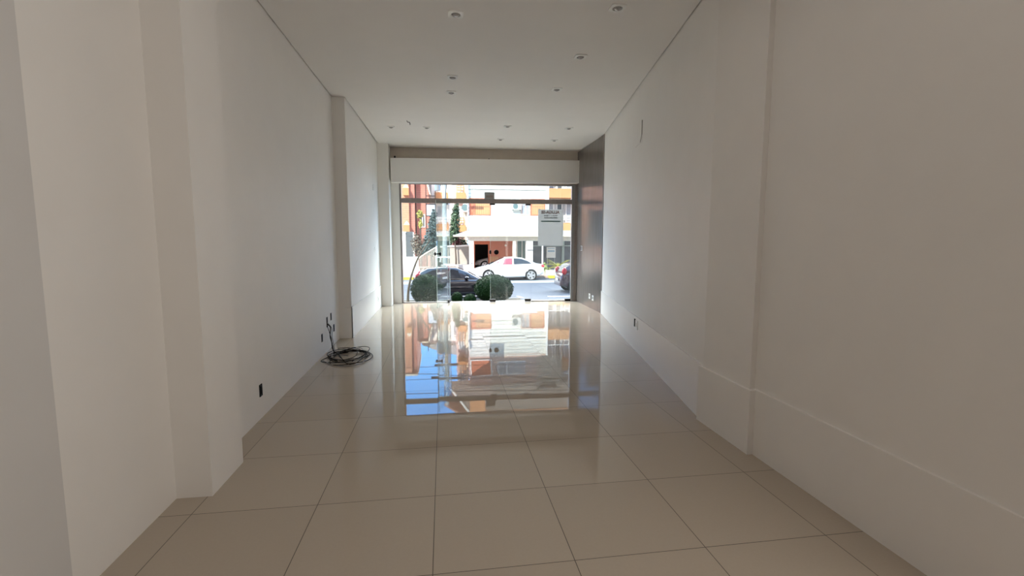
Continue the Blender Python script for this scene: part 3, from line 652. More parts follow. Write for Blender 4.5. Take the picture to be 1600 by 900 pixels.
# ------------------------------------------------------------------ main house across the street
MSIDE = lines_mat('white_siding', (.84, .83, .76), (.36, .35, .31), .235, .035, 'Z', .6)
MWHITE = mat('white_render', (.86, .84, .80), .8, var=.02)
MCREAM = mat('cream_render', (.75, .66, .52), .8, var=.05)
MORNG = mat('orange_render', (.50, .235, .095), .8, var=.06)
MREDO = mat('red_orange_render', (.55, .17, .09), .8, var=.08)
MPINK = mat('pinkish_render', (.60, .40, .33), .8, var=.06)
MWOOD = lines_mat('orange_wood_shutter', (.55, .27, .12), (.25, .11, .05), .12, .018, 'X', .6)
MSOFF = lines_mat('beige_soffit_boards', (.76, .69, .60), (.40, .35, .30), .22, .02, 'Y', .7)
MWIN = mat('dark_window_glass', (.10, .115, .125), .08, var=.15, scale=2)
MWINL = mat('curtained_window_glass', (.36, .37, .39), .15, var=.15, scale=3)
MTEAL = mat('teal_door_glass', (.20, .30, .29), .12, var=.1, scale=2)
MROOF = lines_mat('pale_roof_sheets', (.55, .53, .49), (.42, .40, .37), .5, .03, 'X', .6)
MDARKIN = mat('carport_dark', (.05, .05, .05), .8)
GF = GZ + .12
H = thing('house', 'white clapboard house with orange shutters and hipped canopy across the street', 'house', (4.3, 31, GF))
b = bmn(); bx(b, 1.66, 6.9, 31, 36, 1.62, 6.15); obj('siding_wall', b, MSIDE, H)
b = bmn(); bx(b, 1.66, 6.9, 31.02, 36, 6.15, 8.05); obj('upper_wall', b, MPINK, H)
b = bmn(); bx(b, 1.60, 6.92, 30.93, 31, 4.95, 5.06); bx(b, 1.60, 6.92, 30.88, 31, 3.12, 3.22); obj('string_course', b, MWHITE, H)
b = bmn(); bx(b, 1.62, 6.86, 30.92, 31, 2.1, 3.12); obj('parapet_band', b, MWHITE, H)
# roof soffit, tilted up towards the street
b = bmn(); pr_ = [(.1, 31.4), (8.6, 31.4), (8.6, 28.5), (1.7, 28.5)]
prism(b, [(-.1, 31.6), (1.55, 28.4), (9.0, 28.4), (9.0, 31.6)], lambda p: 8.05 + (31.2-p[1])*.40, lambda p: 8.25 + (31.2-p[1])*.40); obj('roof_soffit', b, MSOFF, H)
b = bmn(); bx(b, 1.5, 2.45, 28.3, 28.42, 8.2, 9.6); bx(b, 2.45, 9.0, 28.3, 28.42, 9.1, 9.6); obj('roof_fascia', b, mat('bright_orange_fascia', (.78, .33, .13), .7), H)
b = bmn(); prism(b, [(-.1, 31.6), (1.55, 28.4), (9.0, 28.4), (9.0, 37), (-.1, 37)], lambda p: 9.62, lambda p: 9.75); obj('roof', b, mat('roof_tile', (.45, .22, .15), .8), H)
# windows of the first upper floor
def window(x0, x1, z0, z1, panel, frame=MWHITE, y=31, mull=1, par=None, d=.06, nm='window'):
    w = bmn(); f = .06
    bx(w, x0, x1, y-d, y+.01, z0, z0+f); bx(w, x0, x1, y-d, y+.01, z1-f, z1); bx(w, x0, x0+f, y-d, y+.01, z0+f, z1-f); bx(w, x1-f, x1, y-d, y+.01, z0+f, z1-f)
    for k in range(1, mull+1):
        xm = x0 + (x1-x0)*k/(mull+1); bx(w, xm-f/2, xm+f/2, y-d, y+.01, z0+f, z1-f)
    wo_ = obj(nm, w, frame, par or H)
    p = bmn(); bx(p, x0+f, x1-f, y-d*.5, y+.005, z0+f, z1-f); obj('panel', p, panel, wo_)
    return wo_
window(1.72, 2.02, 3.26, 4.36, MREDO, MREDO, mull=0, nm='shutter_jamb')
window(2.04, 3.12, 3.26, 4.36, MWOOD, MREDO, mull=0, nm='shutter_window')
window(5.15, 5.75, 3.26, 4.36, MWINL, MPINK, mull=1)
window(5.78, 6.75, 3.26, 4.36, MWOOD, MREDO, mull=0, nm='shutter_window')
window(1.7, 3.15, 6.35, 7.45, MREDO, MWHITE, mull=0, nm='shutter_window')
window(3.55, 5.45, 6.5, 7.45, MWINL, MWHITE, mull=2)
# air conditioner (a unit of its own, bolted to the wall)
def ac_unit(loc, label, sx=.62, sz=.44):
    a = thing('air_conditioner', label, 'air conditioner', loc, 'outdoor air conditioner units on the house')
    L = Vector(loc)
    b = bmn(); bx(b, L.x-sx/2, L.x+sx/2, L.y-.28, L.y-.02, L.z, L.z+sz, None, .015); obj('casing', b, mat('ac_casing', (.50, .50, .48), .5), a)
    b = bmn(); cyl(b, (L.x-sx*.15, L.y-.281, L.z+sz/2), (L.x-sx*.15, L.y-.295, L.z+sz/2), sz*.38, n=24); obj('fan_grille', b, mat('fan_grey', (.10, .16, .165), .6), a)
    b = bmn(); bx(b, L.x-sx*.4, L.x-sx*.35, L.y-.26, L.y+.0, L.z-.05, L.z); bx(b, L.x+sx*.35, L.x+sx*.4, L.y-.26, L.y+.0, L.z-.05, L.z); obj('bracket', b, MDKMET, a)
ac_unit((4.82, 31, 3.62), 'white air conditioner under the transom bar, on the siding wall')
# canopy: hipped pale roof over the ground floor
b = bmn()
e = [(.69, 29.0, 1.93), (12.0, 29.0, 1.93), (12.0, 31.0, 2.30), (1.66, 31.0, 2.30)]
lo_ = [(.69, 29.0, 1.83), (12.0, 29.0, 1.83), (12.0, 31.0, 1.83), (.69, 31.0, 1.83)]
tv = [b.verts.new(p) for p in e]; bl = b.verts.new((.69, 31.0, 1.93)); lv = [b.verts.new(p) for p in lo_]
b.faces.new(tv); b.faces.new((tv[0], tv[3], bl)); b.faces.new(lv[::-1]); b.faces.new((lv[0], lv[1], tv[1], tv[0])); b.faces.new((lv[1], lv[2], tv[2], tv[1]))
b.faces.new((lv[3], lv[0], tv[0], bl)); b.faces.new((lv[2], lv[3], bl, tv[3], tv[2]))
obj('canopy_roof', b, MROOF, H)
b = bmn(); bx(b, .67, 12.0, 28.94, 29.0, 1.86, 1.90); cyl(b, (.6, 28.95, 1.89), (12, 28.95, 1.89), .05, n=8); obj('gutter', b, MCREAM, H)
b = bmn(); bx(b, 1.60, 12.0, 29.2, 29.4, 1.58, 1.83); obj('canopy_beam', b, MCREAM, H)
for x0, x1, mm in ((1.60, 1.87, MWHITE), (4.33, 4.53, MCREAM), (5.18, 5.60, MWHITE)):
    b = bmn(); bx(b, x0, x1, 29.2, 29.45, GF, 1.58)
    pc = obj('column', b, mm, H)
    if x0 > 5:
        b = bmn(); bx(b, x0+.05, x1-.02, 29.17, 29.2, .98, 1.06); obj('name_strip', b, MALU, pc)
    elif x0 < 2:
        b = bmn(); bx(b, x0+.06, x1-.06, 29.17, 29.2, .16, .23); obj('small_plate', b, MALU, pc)
# ground-floor walls
b = bmn(); bx(b, 1.9, 2.06, 30.98, 31.2, GF, 1.6); bx(b, 2.06, 2.95, 30.98, 31.2, 1.35, 1.6); bx(b, 2.95, 4.7, 30.98, 31.2, GF, 1.6); obj('ground_floor_wall', b, MREDO, H)
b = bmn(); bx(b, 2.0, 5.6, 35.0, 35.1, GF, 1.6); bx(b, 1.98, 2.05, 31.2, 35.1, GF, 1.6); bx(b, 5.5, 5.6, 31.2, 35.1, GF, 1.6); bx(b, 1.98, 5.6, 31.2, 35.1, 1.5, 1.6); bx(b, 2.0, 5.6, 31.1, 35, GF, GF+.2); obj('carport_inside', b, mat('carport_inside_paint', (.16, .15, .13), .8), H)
b = bmn(); lathe(b, [(.02, 0), (.07, -.03), (.06, -.08), (.02, -.1)], (4.1, 30.98, 1.28), 'Y', 14); obj('wall_lamp', b, MCREAM, H)
b = bmn(); bx(b, 3.02, 3.62, 30.9, 30.98, GF, .55); w_ = obj('wooden_gate', b, MWOOD, H)
fr_ = bmn(); bx(fr_, 4.83, 4.9, 30.95, 31.1, GF, 1.6); bx(fr_, 5.42, 5.5, 30.95, 31.1, GF, 1.6); bx(fr_, 5.18, 5.23, 30.95, 31.1, GF, 1.6); w_ = obj('door_frame', fr_, MWHITE, H)
b = bmn(); bx(b, 4.9, 5.42, 31.0, 31.05, GF, 1.6); obj('door_glass', b, MTEAL, w_)
b = bmn(); bx(b, 5.5, 12.0, 31.0, 31.1, GF, 1.6); gw = obj('shop_window', b, mat('dark_shop_glass', (.16, .175, .19), .1, var=.25, scale=1.5), H)
b = bmn(); bx(b, 7.93, 8.1, 30.93, 31.0, GF, 1.6); bx(b, 5.9, 5.95, 30.95, 31, GF, 1.6); bx(b, 5.9, 12, 30.95, 31.0, 1.22, 1.28); bx(b, 9.6, 9.75, 30.95, 31, GF, 1.6); obj('mullion', b, mat('green_grey_frame', (.42, .50, .46), .5), gw)
# right wing with orange balconies
b = bmn(); bx(b, 6.9, 13, 31.9, 36, 1.9, 9.0); obj('balcony_wall', b, mat('balcony_glazing', (.42, .42, .42), .3, var=.5, scale=2.5), H)
for z0, z1 in ((2.2, 2.78), (4.45, 5.05), (6.7, 7.3)):
    b = bmn(); bx(b, 6.9, 13, 30.85, 31.9, z0, z1); s_ = obj('balcony_slab', b, MORNG, H)
    b = bmn(); cyl(b, (6.95, 30.92, z1+.42), (13, 30.92, z1+.42), .025, n=8); cyl(b, (6.95, 30.92, z1+.22), (13, 30.92, z1+.22), .018, n=8)
    for k in range(12): cyl(b, (7.0+k*.5, 30.92, z1), (7.0+k*.5, 30.92, z1+.42), .014, n=6)
    obj('balcony_railing', b, MWHITE, s_)
b = bmn(); bx(b, 6.86, 6.98, 30.8, 31.9, 1.9, 9.0); obj('party_wall', b, MWHITE, H)
for z0, z1 in ((2.85, 4.4), (5.1, 6.65)):
    for k, x0 in enumerate((7.15, 7.75, 8.4, 9.6)): window(x0, x0+.42, z0, z1, (MWINL, MWIN, MWINL, MWIN)[k], MWHITE, y=31.9, mull=0)
# poster standing at the dark shop window
t = thing('notice_board', 'white and blue notice poster standing before the dark shop window', 'poster', (7.12, 30.7, .48))
b = bmn(); bx(b, 6.82, 7.44, 30.68, 30.72, .46, 1.18, None, .008); obj('sheet', b, MWHITE, t)
b = bmn(); bx(b, 6.9, 7.36, 30.672, 30.68, .86, .95); bx(b, 6.9, 7.36, 30.672, 30.68, 1.06, 1.10); obj('blue_band', b, mat('pale_blue_print', (.25, .42, .55), .5), t)
b = bmn(); bx(b, 6.86, 6.90, 30.70, 30.74, GF, .5); bx(b, 7.36, 7.40, 30.70, 30.74, GF, .5); obj('stand', b, MALU, t)
b = bmn(); cyl(b, (6.12, 28.7, GF), (6.12, 28.7, 1.3), .045, n=10)
t = thing('bollard_post', 'thin pale post between the white car and the shop window', 'post', (6.12, 28.7, GF)); obj('shaft', b, MWHITE, t)
b = bmn(); lathe(b, [(.05, 1.3), (.06, 1.32), (.03, 1.36)], (6.12, 28.7, 0), n=12); obj('cap', b, MCREAM, t)
b = bmn(); bx(b, 6.3, 7.9, 28.35, 28.5, GF, -.22); bx(b, 6.3, 6.42, 28.5, 29.4, GF, -.22); bx(b, 7.78, 7.9, 28.5, 29.4, GF, -.22)
t = thing('planter_bed', 'low pale planter edge around the cycad', 'planter', (7.1, 28.8, GF)); obj('edging', b, MCREAM, t)
b = bmn(); bx(b, 6.42, 7.78, 28.5, 29.4, GF, -.36); obj('soil', b, bpy.data.materials['dry_soil'], t)

# left wing of the house, further back
H2 = thing('side_house', 'cream house wing with small orange balcony behind the canopy tip', 'house', (1.3, 33, GF))
b = bmn(); bx(b, .95, 1.64, 33.2, 38, GF, 9.2); obj('wall', b, MPINK, H2)
b = bmn(); bx(b, 1.48, 1.655, 32.9, 33.2, GF, 9.2); obj('corner_column', b, MCREAM, H2)
for z0 in (2.2, 4.42, 6.7):
    b = bmn(); bx(b, .93, 1.56, 32.75, 33.2, z0, z0+.45); s_ = obj('balcony_slab', b, MORNG, H2)
    b = bmn()
    for zz in (.62, .78, .94): bx(b, .97, 1.46, 32.78, 32.82, z0+zz-.03, z0+zz+.03)
    for xx in (.97, 1.2, 1.42): bx(b, xx, xx+.05, 32.77, 32.83, z0+.45, z0+.98)
    obj('balcony_railing', b, MWOOD, s_)
    window(1.0, 1.42, z0+.5, z0+1.75, MWINL, MWHITE, y=33.2, mull=1, par=H2)
ac_unit((1.56, 32.88, 3.55), 'white air conditioner on the cream column of the side wing', .34, .6)

# perimeter wall, fence, gate panel
t = thing('garden_wall', 'pale rendered garden wall with white coping left of the canopy column', 'wall segment', (.8, 31, GF))
b = bmn(); prism(b, [(-.15, 30.95), (1.8, 30.95), (1.8, 31.1), (-.15, 31.1)], GF, lambda p: 1.15 + p[0]*.05); obj('wall_body', b, mat('pale_render', (.36, .33, .29), .85, var=.05), t)
b = bmn(); prism(b, [(-.2, 30.9), (1.82, 30.9), (1.82, 31.15), (-.2, 31.15)], lambda p: 1.15+p[0]*.05, lambda p: 1.25+p[0]*.05); obj('coping', b, MWHITE, t)
b = bmn(); bx(b, -.15, 1.8, 29.9, 30.95, GF, .06); struct('trim_garden_step', b, MCONC, 'concrete step below the garden wall', 'step')
t = thing('picket_fence', 'white picket fence with rising curved top behind the black car', 'fence', (-1.05, 30, GF))
b = bmn()
def ftop(x): s_ = min(max((x+1.72)/1.3, 0), 1); return .28 + .9*s_**.8
for k in range(17):
    x = -1.72 + k*.081; bx(b, x, x+.03, 29.98, 30.02, GF, ftop(x))
obj('pickets', b, mat('weathered_white', (.52, .48, .42), .8), t)
b = bmn(); tube(b, [(-1.75 + .0685*k, 30, ftop(-1.75+.0685*k)+.02) for k in range(20)], .035, 6); bx(b, -1.72, -.4, 30.02, 30.05, -.1, -.04); obj('rail', b, MCREAM, t)
for x in (-1.78, -.42):
    b = bmn(); bx(b, x-.05, x+.05, 29.95, 30.06, GF, ftop(x)+.08, None, .01); obj('post', b, MWHITE, t)
b = bmn(); bx(b, -2.4, -1.6, 30.5, 30.7, GF, .57); tag(obj('low_wall', b, MWHITE, loc=(-2, 30.6, GF)), 'low white wall in front of the grey slab panel', 'wall segment')
t = thing('gate_slab', 'tall pale grey gate slab at the far left beyond the glass', 'gate', (-2.2, 32, GF))
b = bmn(); bx(b, -2.45, -1.99, 32, 32.1, GF, 2.19); obj('slab', b, lines_mat('grey_gate_boards', (.10, .11, .118), (.07, .078, .085), .35, .02, 'Z', .5), t)
b = bmn(); bx(b, -2.66, -2.47, 31.95, 32.2, GF, 2.10); bx(b, -2.70, -2.43, 31.9, 32.25, 2.10, 2.18); obj('gatepost', b, MWHITE, t)
b = bmn(); bx(b, -1.98, -1.93, 31.95, 32.15, GF, 2.15); obj('side_post', b, MWHITE, t)
t = thing('panel_frame', 'dark steel frame holding a blue-grey panel above the fence', 'panel', (-.8, 32, GF))
b = bmn(); bx(b, -1.115, -1.065, 31.97, 32.03, GF, 6.0); bx(b, -.50, -.45, 31.97, 32.03, GF, 6.0)
for z in (3.2, 3.98, 4.52): bx(b, -1.065, -.50, 31.97, 32.03, z, z+.05)
obj('steel_frame', b, MDKMET, t)
b = bmn(); bx(b, -1.05, -.51, 31.985, 32.0, 3.25, 3.97); obj('panel_sheet', b, lines_mat('blue_grey_sheet', (.42, .47, .56), (.34, .38, .46), .1, .02, 'X', .5), t)

# ------------------------------------------------------------------ buildings further back
MBRICK = lines_mat('orange_brick', (.58, .27, .16), (.42, .19, .12), .16, .03, 'Z', .85, cross=('X', .45, .03))
MBRICKR = lines_mat('red_brick', (.50, .20, .15), (.36, .15, .12), .16, .03, 'Z', .85, cross=('X', .45, .03))
t = thing('brick_building', 'tall orange brick building at the far left edge', 'building', (-4.5, 36, GF))
b = bmn(); bx(b, -9, -2.48, 36, 42, GF, 8.6); obj('wall', b, MBRICK, t)
b = bmn(); bx(b, -2.48, -2.08, 36.25, 42, GF, 8.6); obj('side_wall', b, MBRICKR, t)
b = bmn(); bx(b, -9, -2.03, 35.9, 42, 8.6, 8.75); obj('roof_edge', b, MCREAM, t)
for z0 in (2.2, 4.9):
    b = bmn(); bx(b, -2.85, -2.45, 35.7, 36, z0, z0+.55, None, .02); s_ = obj('balcony_box', b, MORNG, t)
    b = bmn(); extr(b, [(-2.87, z0+.55), (-2.43, z0+.55), (-2.65, z0+.85)], 35.7, 36); obj('balcony_gable', b, MCREAM, s_)
b = bmn(); bx(b, -3.3, -2.1, 35.6, 36, GF, 2.05); obj('ground_floor_block', b, MWHITE, t)
t = thing('red_brick_house', 'lower red brick house right of the orange brick building', 'building', (-1.6, 37, GF))
b = bmn(); extr(b, [(-2.0, GF), (-1.05, GF), (-1.05, 5.2), (-1.3, 6.3), (-2.0, 6.3)], 37, 39.4); obj('wall', b, MBRICKR, t)
b = bmn(); extr(b, [(-1.0, 5.1), (-.9, 5.1), (-1.2, 6.42), (-2.0, 6.42), (-2.0, 6.3), (-1.3, 6.3)], 36.8, 39.4); obj('roof_edge', b, MCREAM, t)
window(-1.75, -1.35, 2.6, 3.6, MWIN, MWHITE, y=37, mull=1, par=t)
t = thing('apartment_block', 'pale apartment block with balconies behind the dark tree', 'building', (.1, 40, GF))
b = bmn(); bx(b, -1.75, 1.6, 40, 46, GF, 7.2); obj('wall', b, MWHITE, t)
b = bmn(); extr(b, [(-1.9, 7.2), (1.75, 7.2), (1.3, 8.3), (-1.0, 7.7)], 39.7, 46); obj('roof', b, mat('grey_roof', (.40, .40, .39), .8), t)
for z0 in (2.5, 4.9):
    b = bmn(); bx(b, -.65, .45, 39.3, 40, z0, z0+.6); s_ = obj('balcony_front', b, MORNG, t)
    b = bmn(); bx(b, -.65, .45, 39.32, 39.36, z0+.95, z0+1.0)
    for k in range(8): cyl(b, (-.6+k*.14, 39.34, z0+.6), (-.6+k*.14, 39.34, z0+.95), .02, n=6)
    obj('balustrade', b, MWHITE, s_)
    window(-.5, .3, z0+.7, z0+2.0, MWINL, MWHITE, y=40, mull=1, par=t)
window(.75, 1.35, 2.9, 4.3, MWINL, MWHITE, y=40, mull=1, par=t); window(.75, 1.35, 5.2, 6.6, MWINL, MWHITE, y=40, mull=1, par=t)
window(-1.5, -.85, 5.2, 6.6, MWINL, MWHITE, y=40, mull=1, par=t)
b = bmn(); bx(b, -.7, .5, 39.6, 40, GF, 2.2); obj('green_base', b, mat('green_render', (.30, .45, .33), .8), t)

# utility pole and wires
t = thing('utility_pole', 'grey concrete utility pole with transformer behind the door leaf top', 'pole', (.02, 24.5, GZ))
b = bmn(); cyl(b, (.1, 28.2, GF), (.1, 28.2, 8.5), .14, .10, 14); obj('shaft', b, mat('pole_concrete', (.45, .45, .44), .85), t)
b = bmn(); bx(b, -.8, 1.0, 28.1, 28.2, 6.6, 6.72); bx(b, -.6, .8, 28.1, 28.2, 5.8, 5.9); obj('crossarm', b, MDKMET, t)
b = bmn(); cyl(b, (-.28, 28.1, 4.5), (-.28, 28.1, 5.2), .18, n=14); obj('transformer', b, MALU, t)
b = bmn(); tube(b, smooth_path([(.02, 28.05, 6.6), (-.15, 28.0, 5.8), (-.05, 28.02, 5.0), (-.22, 28.05, 4.6)], 6), .02, 6); tube(b, smooth_path([(.2, 28.05, 6.5), (.3, 28.0, 5.5), (.22, 28.02, 4.6), (.16, 28.05, 4.0)], 6), .02, 6); obj('jumper_cable', b, MDKMET, t)
t.location = (.1, 28.2, GF)
for ch in t.children:
    ch.location = Vector((.02, 24.5, GZ)) - Vector((.1, 28.2, GF))
WIRES = [((-16, 25.0, 5.1), (.4, 22.6, 4.9), (16, 18.5, 5.3), 'lowest sagging wire over the street'),
         ((-16, 21.0, 5.2), (0, 20.2, 5.0), (16, 19.6, 5.5), 'straight wire crossing the street nearest the shop'),
         ((-16, 28.08, 6.2), (.1, 28.08, 5.915), (16, 28.08, 6.2), 'upper wire across the street in front of the house'),
         ((-16, 28.15, 7.1), (.1, 28.15, 6.735), (16, 28.15, 7.1), 'topmost wire across the street in front of the roof')]
for a, m_, c_, lab in WIRES:
    b = bmn(); tube(b, smooth_path([a, m_, c_], 12), .014, 6)
    tag(obj('overhead_wire', b, MBLACK, loc=m_), lab, 'wire', 'overhead wires')

# ------------------------------------------------------------------ cars
MTYRE = mat('tyre_rubber', (.02, .02, .02), .8); MRIM = mat('alloy_rim', (.62, .62, .63), .3, .7)
MCARGL = mat('car_window_glass', (.03, .032, .037), .06, var=.1); MTAIL = mat('tail_lamp', (.55, .03, .04), .2); MHEAD = mat('head_lamp', (.75, .77, .8), .1, .3)
MPINKW = mat('pinkish_car_window', (.30, .07, .10), .3, var=.1)
HATCH = dict(L=4.0, body=[(0, .42, .78, .60), (.05, .36, .96, .74), (.3, .28, .99, .82), (.8, .22, .96, .85), (1.6, .2, .94, .86), (2.6, .2, .93, .86), (3.0, .22, .92, .85), (3.5, .26, .84, .82), (3.85, .32, .70, .74), (4.0, .42, .58, .58)],
    cab=[(.08, .93, .99, .72, .66), (.28, .93, 1.30, .77, .62), (.6, .92, 1.45, .80, .6), (1.3, .9, 1.5, .8, .6), (1.9, .9, 1.47, .8, .59), (2.45, .9, 1.26, .79, .58), (3.05, .88, .92, .75, .6)],
    wheels=(.72, 3.22), win=[[(.42, 1.0), (.50, 1.22), (.82, 1.37), (1.15, 1.41), (1.15, 1.0)], [(1.25, 1.0), (1.25, 1.41), (1.75, 1.40), (2.1, 1.31), (2.62, 1.06), (2.62, 1.0)]],
    shield=(2.0, 2.95), rear=(.12, .5), mirror=(2.35, 1.02))
SEDAN = dict(L=4.55, body=[(0, .48, .84, .6), (.08, .40, 1.0, .74), (.35, .3, 1.03, .84), (1.0, .22, .99, .88), (2, .2, .96, .9), (3, .2, .95, .89), (3.6, .23, .91, .88), (4.15, .28, .78, .82), (4.45, .34, .66, .72), (4.55, .43, .56, .55)],
    cab=[(.42, .98, 1.03, .76, .66), (.85, .96, 1.22, .8, .62), (1.4, .95, 1.41, .82, .6), (2.0, .93, 1.48, .82, .6), (2.5, .92, 1.45, .82, .59), (3.0, .92, 1.24, .8, .58), (3.6, .9, .93, .76, .6)],
    wheels=(.88, 3.58), win=[[(.80, 1.06), (1.05, 1.22), (1.45, 1.355), (1.97, 1.415), (1.97, 1.02)], [(2.06, 1.015), (2.06, 1.415), (2.5, 1.385), (2.78, 1.275), (3.28, 1.04), (3.28, 1.0)]],
    shield=(2.55, 3.5), rear=(.5, 1.15), mirror=(2.95, 1.05))
def lerp_st(st, x, i):
    for a, c in zip(st, st[1:]):
        if a[0] <= x <= c[0]:
            k = (x-a[0])/(c[0]-a[0]); return a[i] + (c[i]-a[i])*k
    return st[-1][i]
def car(name, label, spec, x_rear, y, z, face, sc, paint, frontwin=None, side_sign=None):
    """face=+1: nose towards +x; x_rear is where the tail stands"""
    t = thing(name, label, 'car', (x_rear + face*spec['L']*sc/2, y, z))
    def P(x, yy, zz): return Vector((x_rear + face*x*sc, y + yy*sc, z + zz*sc))
    b = bmn(); rings = []
    for x, zb, zt, hw in spec['body']:
        zm = (zb+zt)/2
        rg = [(hw*.86, zb), (hw*.97, zb+.10), (hw, zm), (hw*.985, zt-.10), (hw*.90, zt)]
        rings.append([b.verts.new(P(x, yy, zz)) for yy, zz in rg] + [b.verts.new(P(x, -yy, zz)) for yy, zz in rg[::-1]])
    for a, c in zip(rings, rings[1:]):
        for k in range(10): b.faces.new((a[k], a[(k+1) % 10], c[(k+1) % 10], c[k]))
    b.faces.new(rings[0][::-1]); b.faces.new(rings[-1])
    crings = []
    for x, zb, zr, hb, hr in spec['cab']:
        rg = [(hb, zb-.06), (hb, zb), (hr, zr-.035), (hr*.86, zr)]
        crings.append([b.verts.new(P(x, yy, zz)) for yy, zz in rg] + [b.verts.new(P(x, -yy, zz)) for yy, zz in rg[::-1]])
    for a, c in zip(crings, crings[1:]):
        for k in range(8): b.faces.new((a[k], a[(k+1) % 8], c[(k+1) % 8], c[k]))
    b.faces.new(crings[0][::-1]); b.faces.new(crings[-1])
    obj('body', b, paint, t, smooth=True)
    def side_y(x, zz):
        zb, zr, hb, hr = (lerp_st(spec['cab'], x, i) for i in (1, 2, 3, 4)); k = (zz-zb)/max(zr-.035-zb, .01); return hb + (hr-hb)*k
    for s in (-1, 1):
        for wi, poly in enumerate(spec['win']):
            b = bmn(); x0, x1 = min(p[0] for p in poly), max(p[0] for p in poly); NX, NZ = 14, 3; grid = []
            for i in range(NX+1):
                x = x0 + (x1-x0)*min(max(i/NX, .002), .998); zs = []
                for (xa, za), (xb, zb_) in zip(poly, poly[1:]+poly[:1]):
                    if xa != xb and min(xa, xb) <= x <= max(xa, xb): zs.append(za + (zb_-za)*(x-xa)/(xb-xa))
                lo_z, hi_z = min(zs), max(zs)
                grid.append([[b.verts.new(P(x, s*(side_y(x, lo_z+(hi_z-lo_z)*j/NZ)+d_), lo_z+(hi_z-lo_z)*j/NZ)) for j in range(NZ+1)] for d_ in (.010, -.02)])
            for i in range(NX):
                for d_ in (0, 1):
                    for j in range(NZ): b.faces.new((grid[i][d_][j], grid[i+1][d_][j], grid[i+1][d_][j+1], grid[i][d_][j+1]))
                for j in (0, NZ): b.faces.new((grid[i][0][j], grid[i+1][0][j], grid[i+1][1][j], grid[i][1][j]))
            for i in (0, NX):
                for j in range(NZ): b.faces.new((grid[i][0][j], grid[i][0][j+1], grid[i][1][j+1], grid[i][1][j]))
            obj('side_window', b, frontwin if (frontwin and wi == 1) else MCARGL, t)
        mx_, mz = spec['mirror']; b = bmn(); bmesh.ops.create_icosphere(b, subdivisions=2, radius=1)
        for v in b.verts: v.co = P(mx_ + v.co.x*.10, s*(side_y(mx_, mz)+.11) + v.co.y*.10, mz + v.co.z*.07)
        obj('mirror', b, paint, t, smooth=True)
        b = bmn(); bx(b, *sorted((P(1.35, 0, 0).x, P(1.53, 0, 0).x)), *sorted((P(0, s*.875, 0).y, P(0, s*.895, 0).y)), P(0, 0, .84).z, P(0, 0, .87).z); obj('door_handle', b, paint, t)
    for nm, (xa, xb) in (('windscreen', spec['shield']), ('rear_window', spec['rear'])):
        b = bmn(); N = 4; A = []; B = []
        for k in range(N+1):
            x = xa + (xb-xa)*k/N; zr = lerp_st(spec['cab'], x, 2); hr = lerp_st(spec['cab'], x, 4)*.84
            A.append((b.verts.new(P(x, hr, zr+.012)), b.verts.new(P(x, -hr, zr+.012)))); B.append((b.verts.new(P(x, hr, zr-.02)), b.verts.new(P(x, -hr, zr-.02))))
        for k in range(N):
            b.faces.new((A[k][0], A[k+1][0], A[k+1][1], A[k][1])); b.faces.new((B[k][0], B[k][1], B[k+1][1], B[k+1][0]))
            b.faces.new((A[k][0], B[k][0], B[k+1][0], A[k+1][0])); b.faces.new((A[k][1], A[k+1][1], B[k+1][1], B[k][1]))
        b.faces.new((A[0][0], A[0][1], B[0][1], B[0][0])); b.faces.new((A[N][0], B[N][0], B[N][1], A[N][1]))
        obj(nm, b, MCARGL, t)
    R = .33
    for wx in spec['wheels']:
        for s in (-1, 1):
            hw = lerp_st(spec['body'], wx, 3)
            b = bmn(); cyl(b, P(wx, s*(hw-.12), R+.02), P(wx, s*(hw+.008), R+.02), R*1.14*sc, n=28); obj('wheel_arch', b, MBLACK, t)
            b = bmn(); cyl(b, P(wx, s*(hw-.15), R), P(wx, s*(hw+.018), R), R*sc, n=28); w_ = obj('wheel', b, MTYRE, t)
            b = bmn(); yo = s*(hw+.018)
            for k in range(5):
                a = 2*PI*k/5 + .3; c0, s0 = math.cos(a), math.sin(a)
                pts = [(-.045, .03), (.045, .03), (.075, R*.72), (-.075, R*.72)]
                A = [b.verts.new(P(wx + px*c0 - pz*s0, yo + s*.012, R + px*s0 + pz*c0)) for px, pz in pts]; B = [b.verts.new(P(wx + px*c0 - pz*s0, yo - s*.002, R + px*s0 + pz*c0)) for px, pz in pts]
                b.faces.new(A); b.faces.new(B[::-1])
                for q in range(4): b.faces.new((A[q], A[(q+1) % 4], B[(q+1) % 4], B[q]))
            N = 24; ri, ro = R*.68, R*.80
            ra_ = [[b.verts.new(P(wx + r_*math.cos(2*PI*k/N), yo + s*d_, R + r_*math.sin(2*PI*k/N))) for k in range(N)] for r_, d_ in ((ri, .014), (ro, .014), (ro, -.002), (ri, -.002))]
            for q in range(4):
                for k in range(N): b.faces.new((ra_[q][k], ra_[q][(k+1) % N], ra_[(q+1) % 4][(k+1) % N], ra_[(q+1) % 4][k]))
            cyl(b, P(wx, yo-s*.002, R), P(wx, yo+s*.016, R), .06*sc, n=12)
            obj('rim', b, MRIM, w_)
    L_ = spec['L']
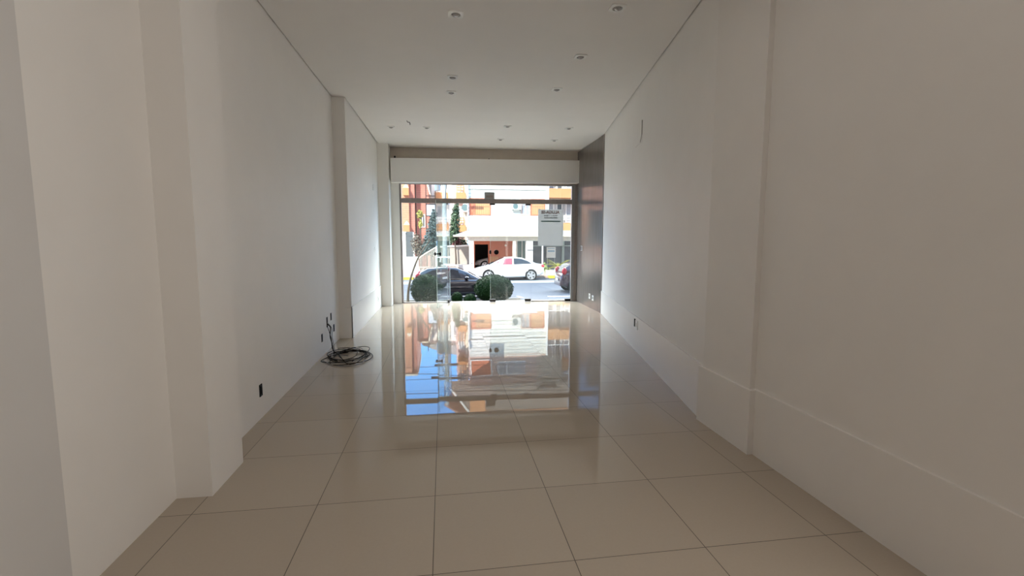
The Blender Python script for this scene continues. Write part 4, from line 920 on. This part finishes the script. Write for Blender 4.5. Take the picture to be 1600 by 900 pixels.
    for s in (-1, 1):
        hz = lerp_st(spec['body'], .12, 2); b = bmn(); bmesh.ops.create_icosphere(b, subdivisions=2, radius=1)
        for v in b.verts: v.co = P((.17 if spec is HATCH else .13) + v.co.x*(.13 if spec is HATCH else .16), s*.70 + v.co.y*.10, hz + (.10 if spec is HATCH else -.10) + v.co.z*(.19 if spec is HATCH else .10))
        obj('tail_lamp', b, MTAIL, t, smooth=True)
        b = bmn(); bmesh.ops.create_icosphere(b, subdivisions=2, radius=1)
        for v in b.verts: v.co = P(L_-.33 + v.co.x*.22, s*.68 + v.co.y*.1, .66 + v.co.z*.06)
        obj('head_lamp', b, MHEAD, t, smooth=True)
    for x0, x1, nm in ((-.03, .12, 'rear_bumper'), (L_-.10, L_+.03, 'front_bumper')):
        b = bmn(); xs = sorted((P(x0, 0, 0).x, P(x1, 0, 0).x)); bx(b, xs[0], xs[1], P(0, -.62, 0).y, P(0, .62, 0).y, P(0, 0, .34).z, P(0, 0, .56).z, None, .02); obj(nm, b, paint, t)
    b = bmn(); xs = sorted((P(-.04, 0, 0).x, P(-.03, 0, 0).x)); bx(b, xs[0], xs[1], P(0, -.22, 0).y, P(0, .22, 0).y, P(0, 0, .58).z, P(0, 0, .69).z); obj('number_plate', b, MWPLAST, t)
    return t
def paint(name, c, rough=.25): return mat(name, c, rough, .0, var=.03, coat=.8)
car('hatchback', 'black hatchback parked behind the clipped shrubs', HATCH, -1.10, 18.55, GZ, 1, .84, paint('black_car_paint', (.018, .016, .024)))
car('sedan', 'white sedan parked facing left across the street', SEDAN, 5.72, 26.95, GZ, -1, .90, paint('white_car_paint', (.86, .86, .85)), MPINKW)
car('hatchback', 'dark burgundy car cut by the right frame of the glass front', HATCH, 5.02, 20.3, GZ, 1, .88, paint('burgundy_car_paint', (.06, .022, .03)))
car('hatchback', 'white car nose behind the burgundy car at the right edge', HATCH, 9.98, 27.0, GZ, -1, .86, paint('white_hatch_paint', (.80, .80, .79)))
car('hatchback', 'silver car inside the carport of the white house', HATCH, 5.35, 32.3, GF+.2, -1, .80, paint('silver_car_paint', (.55, .57, .58)))
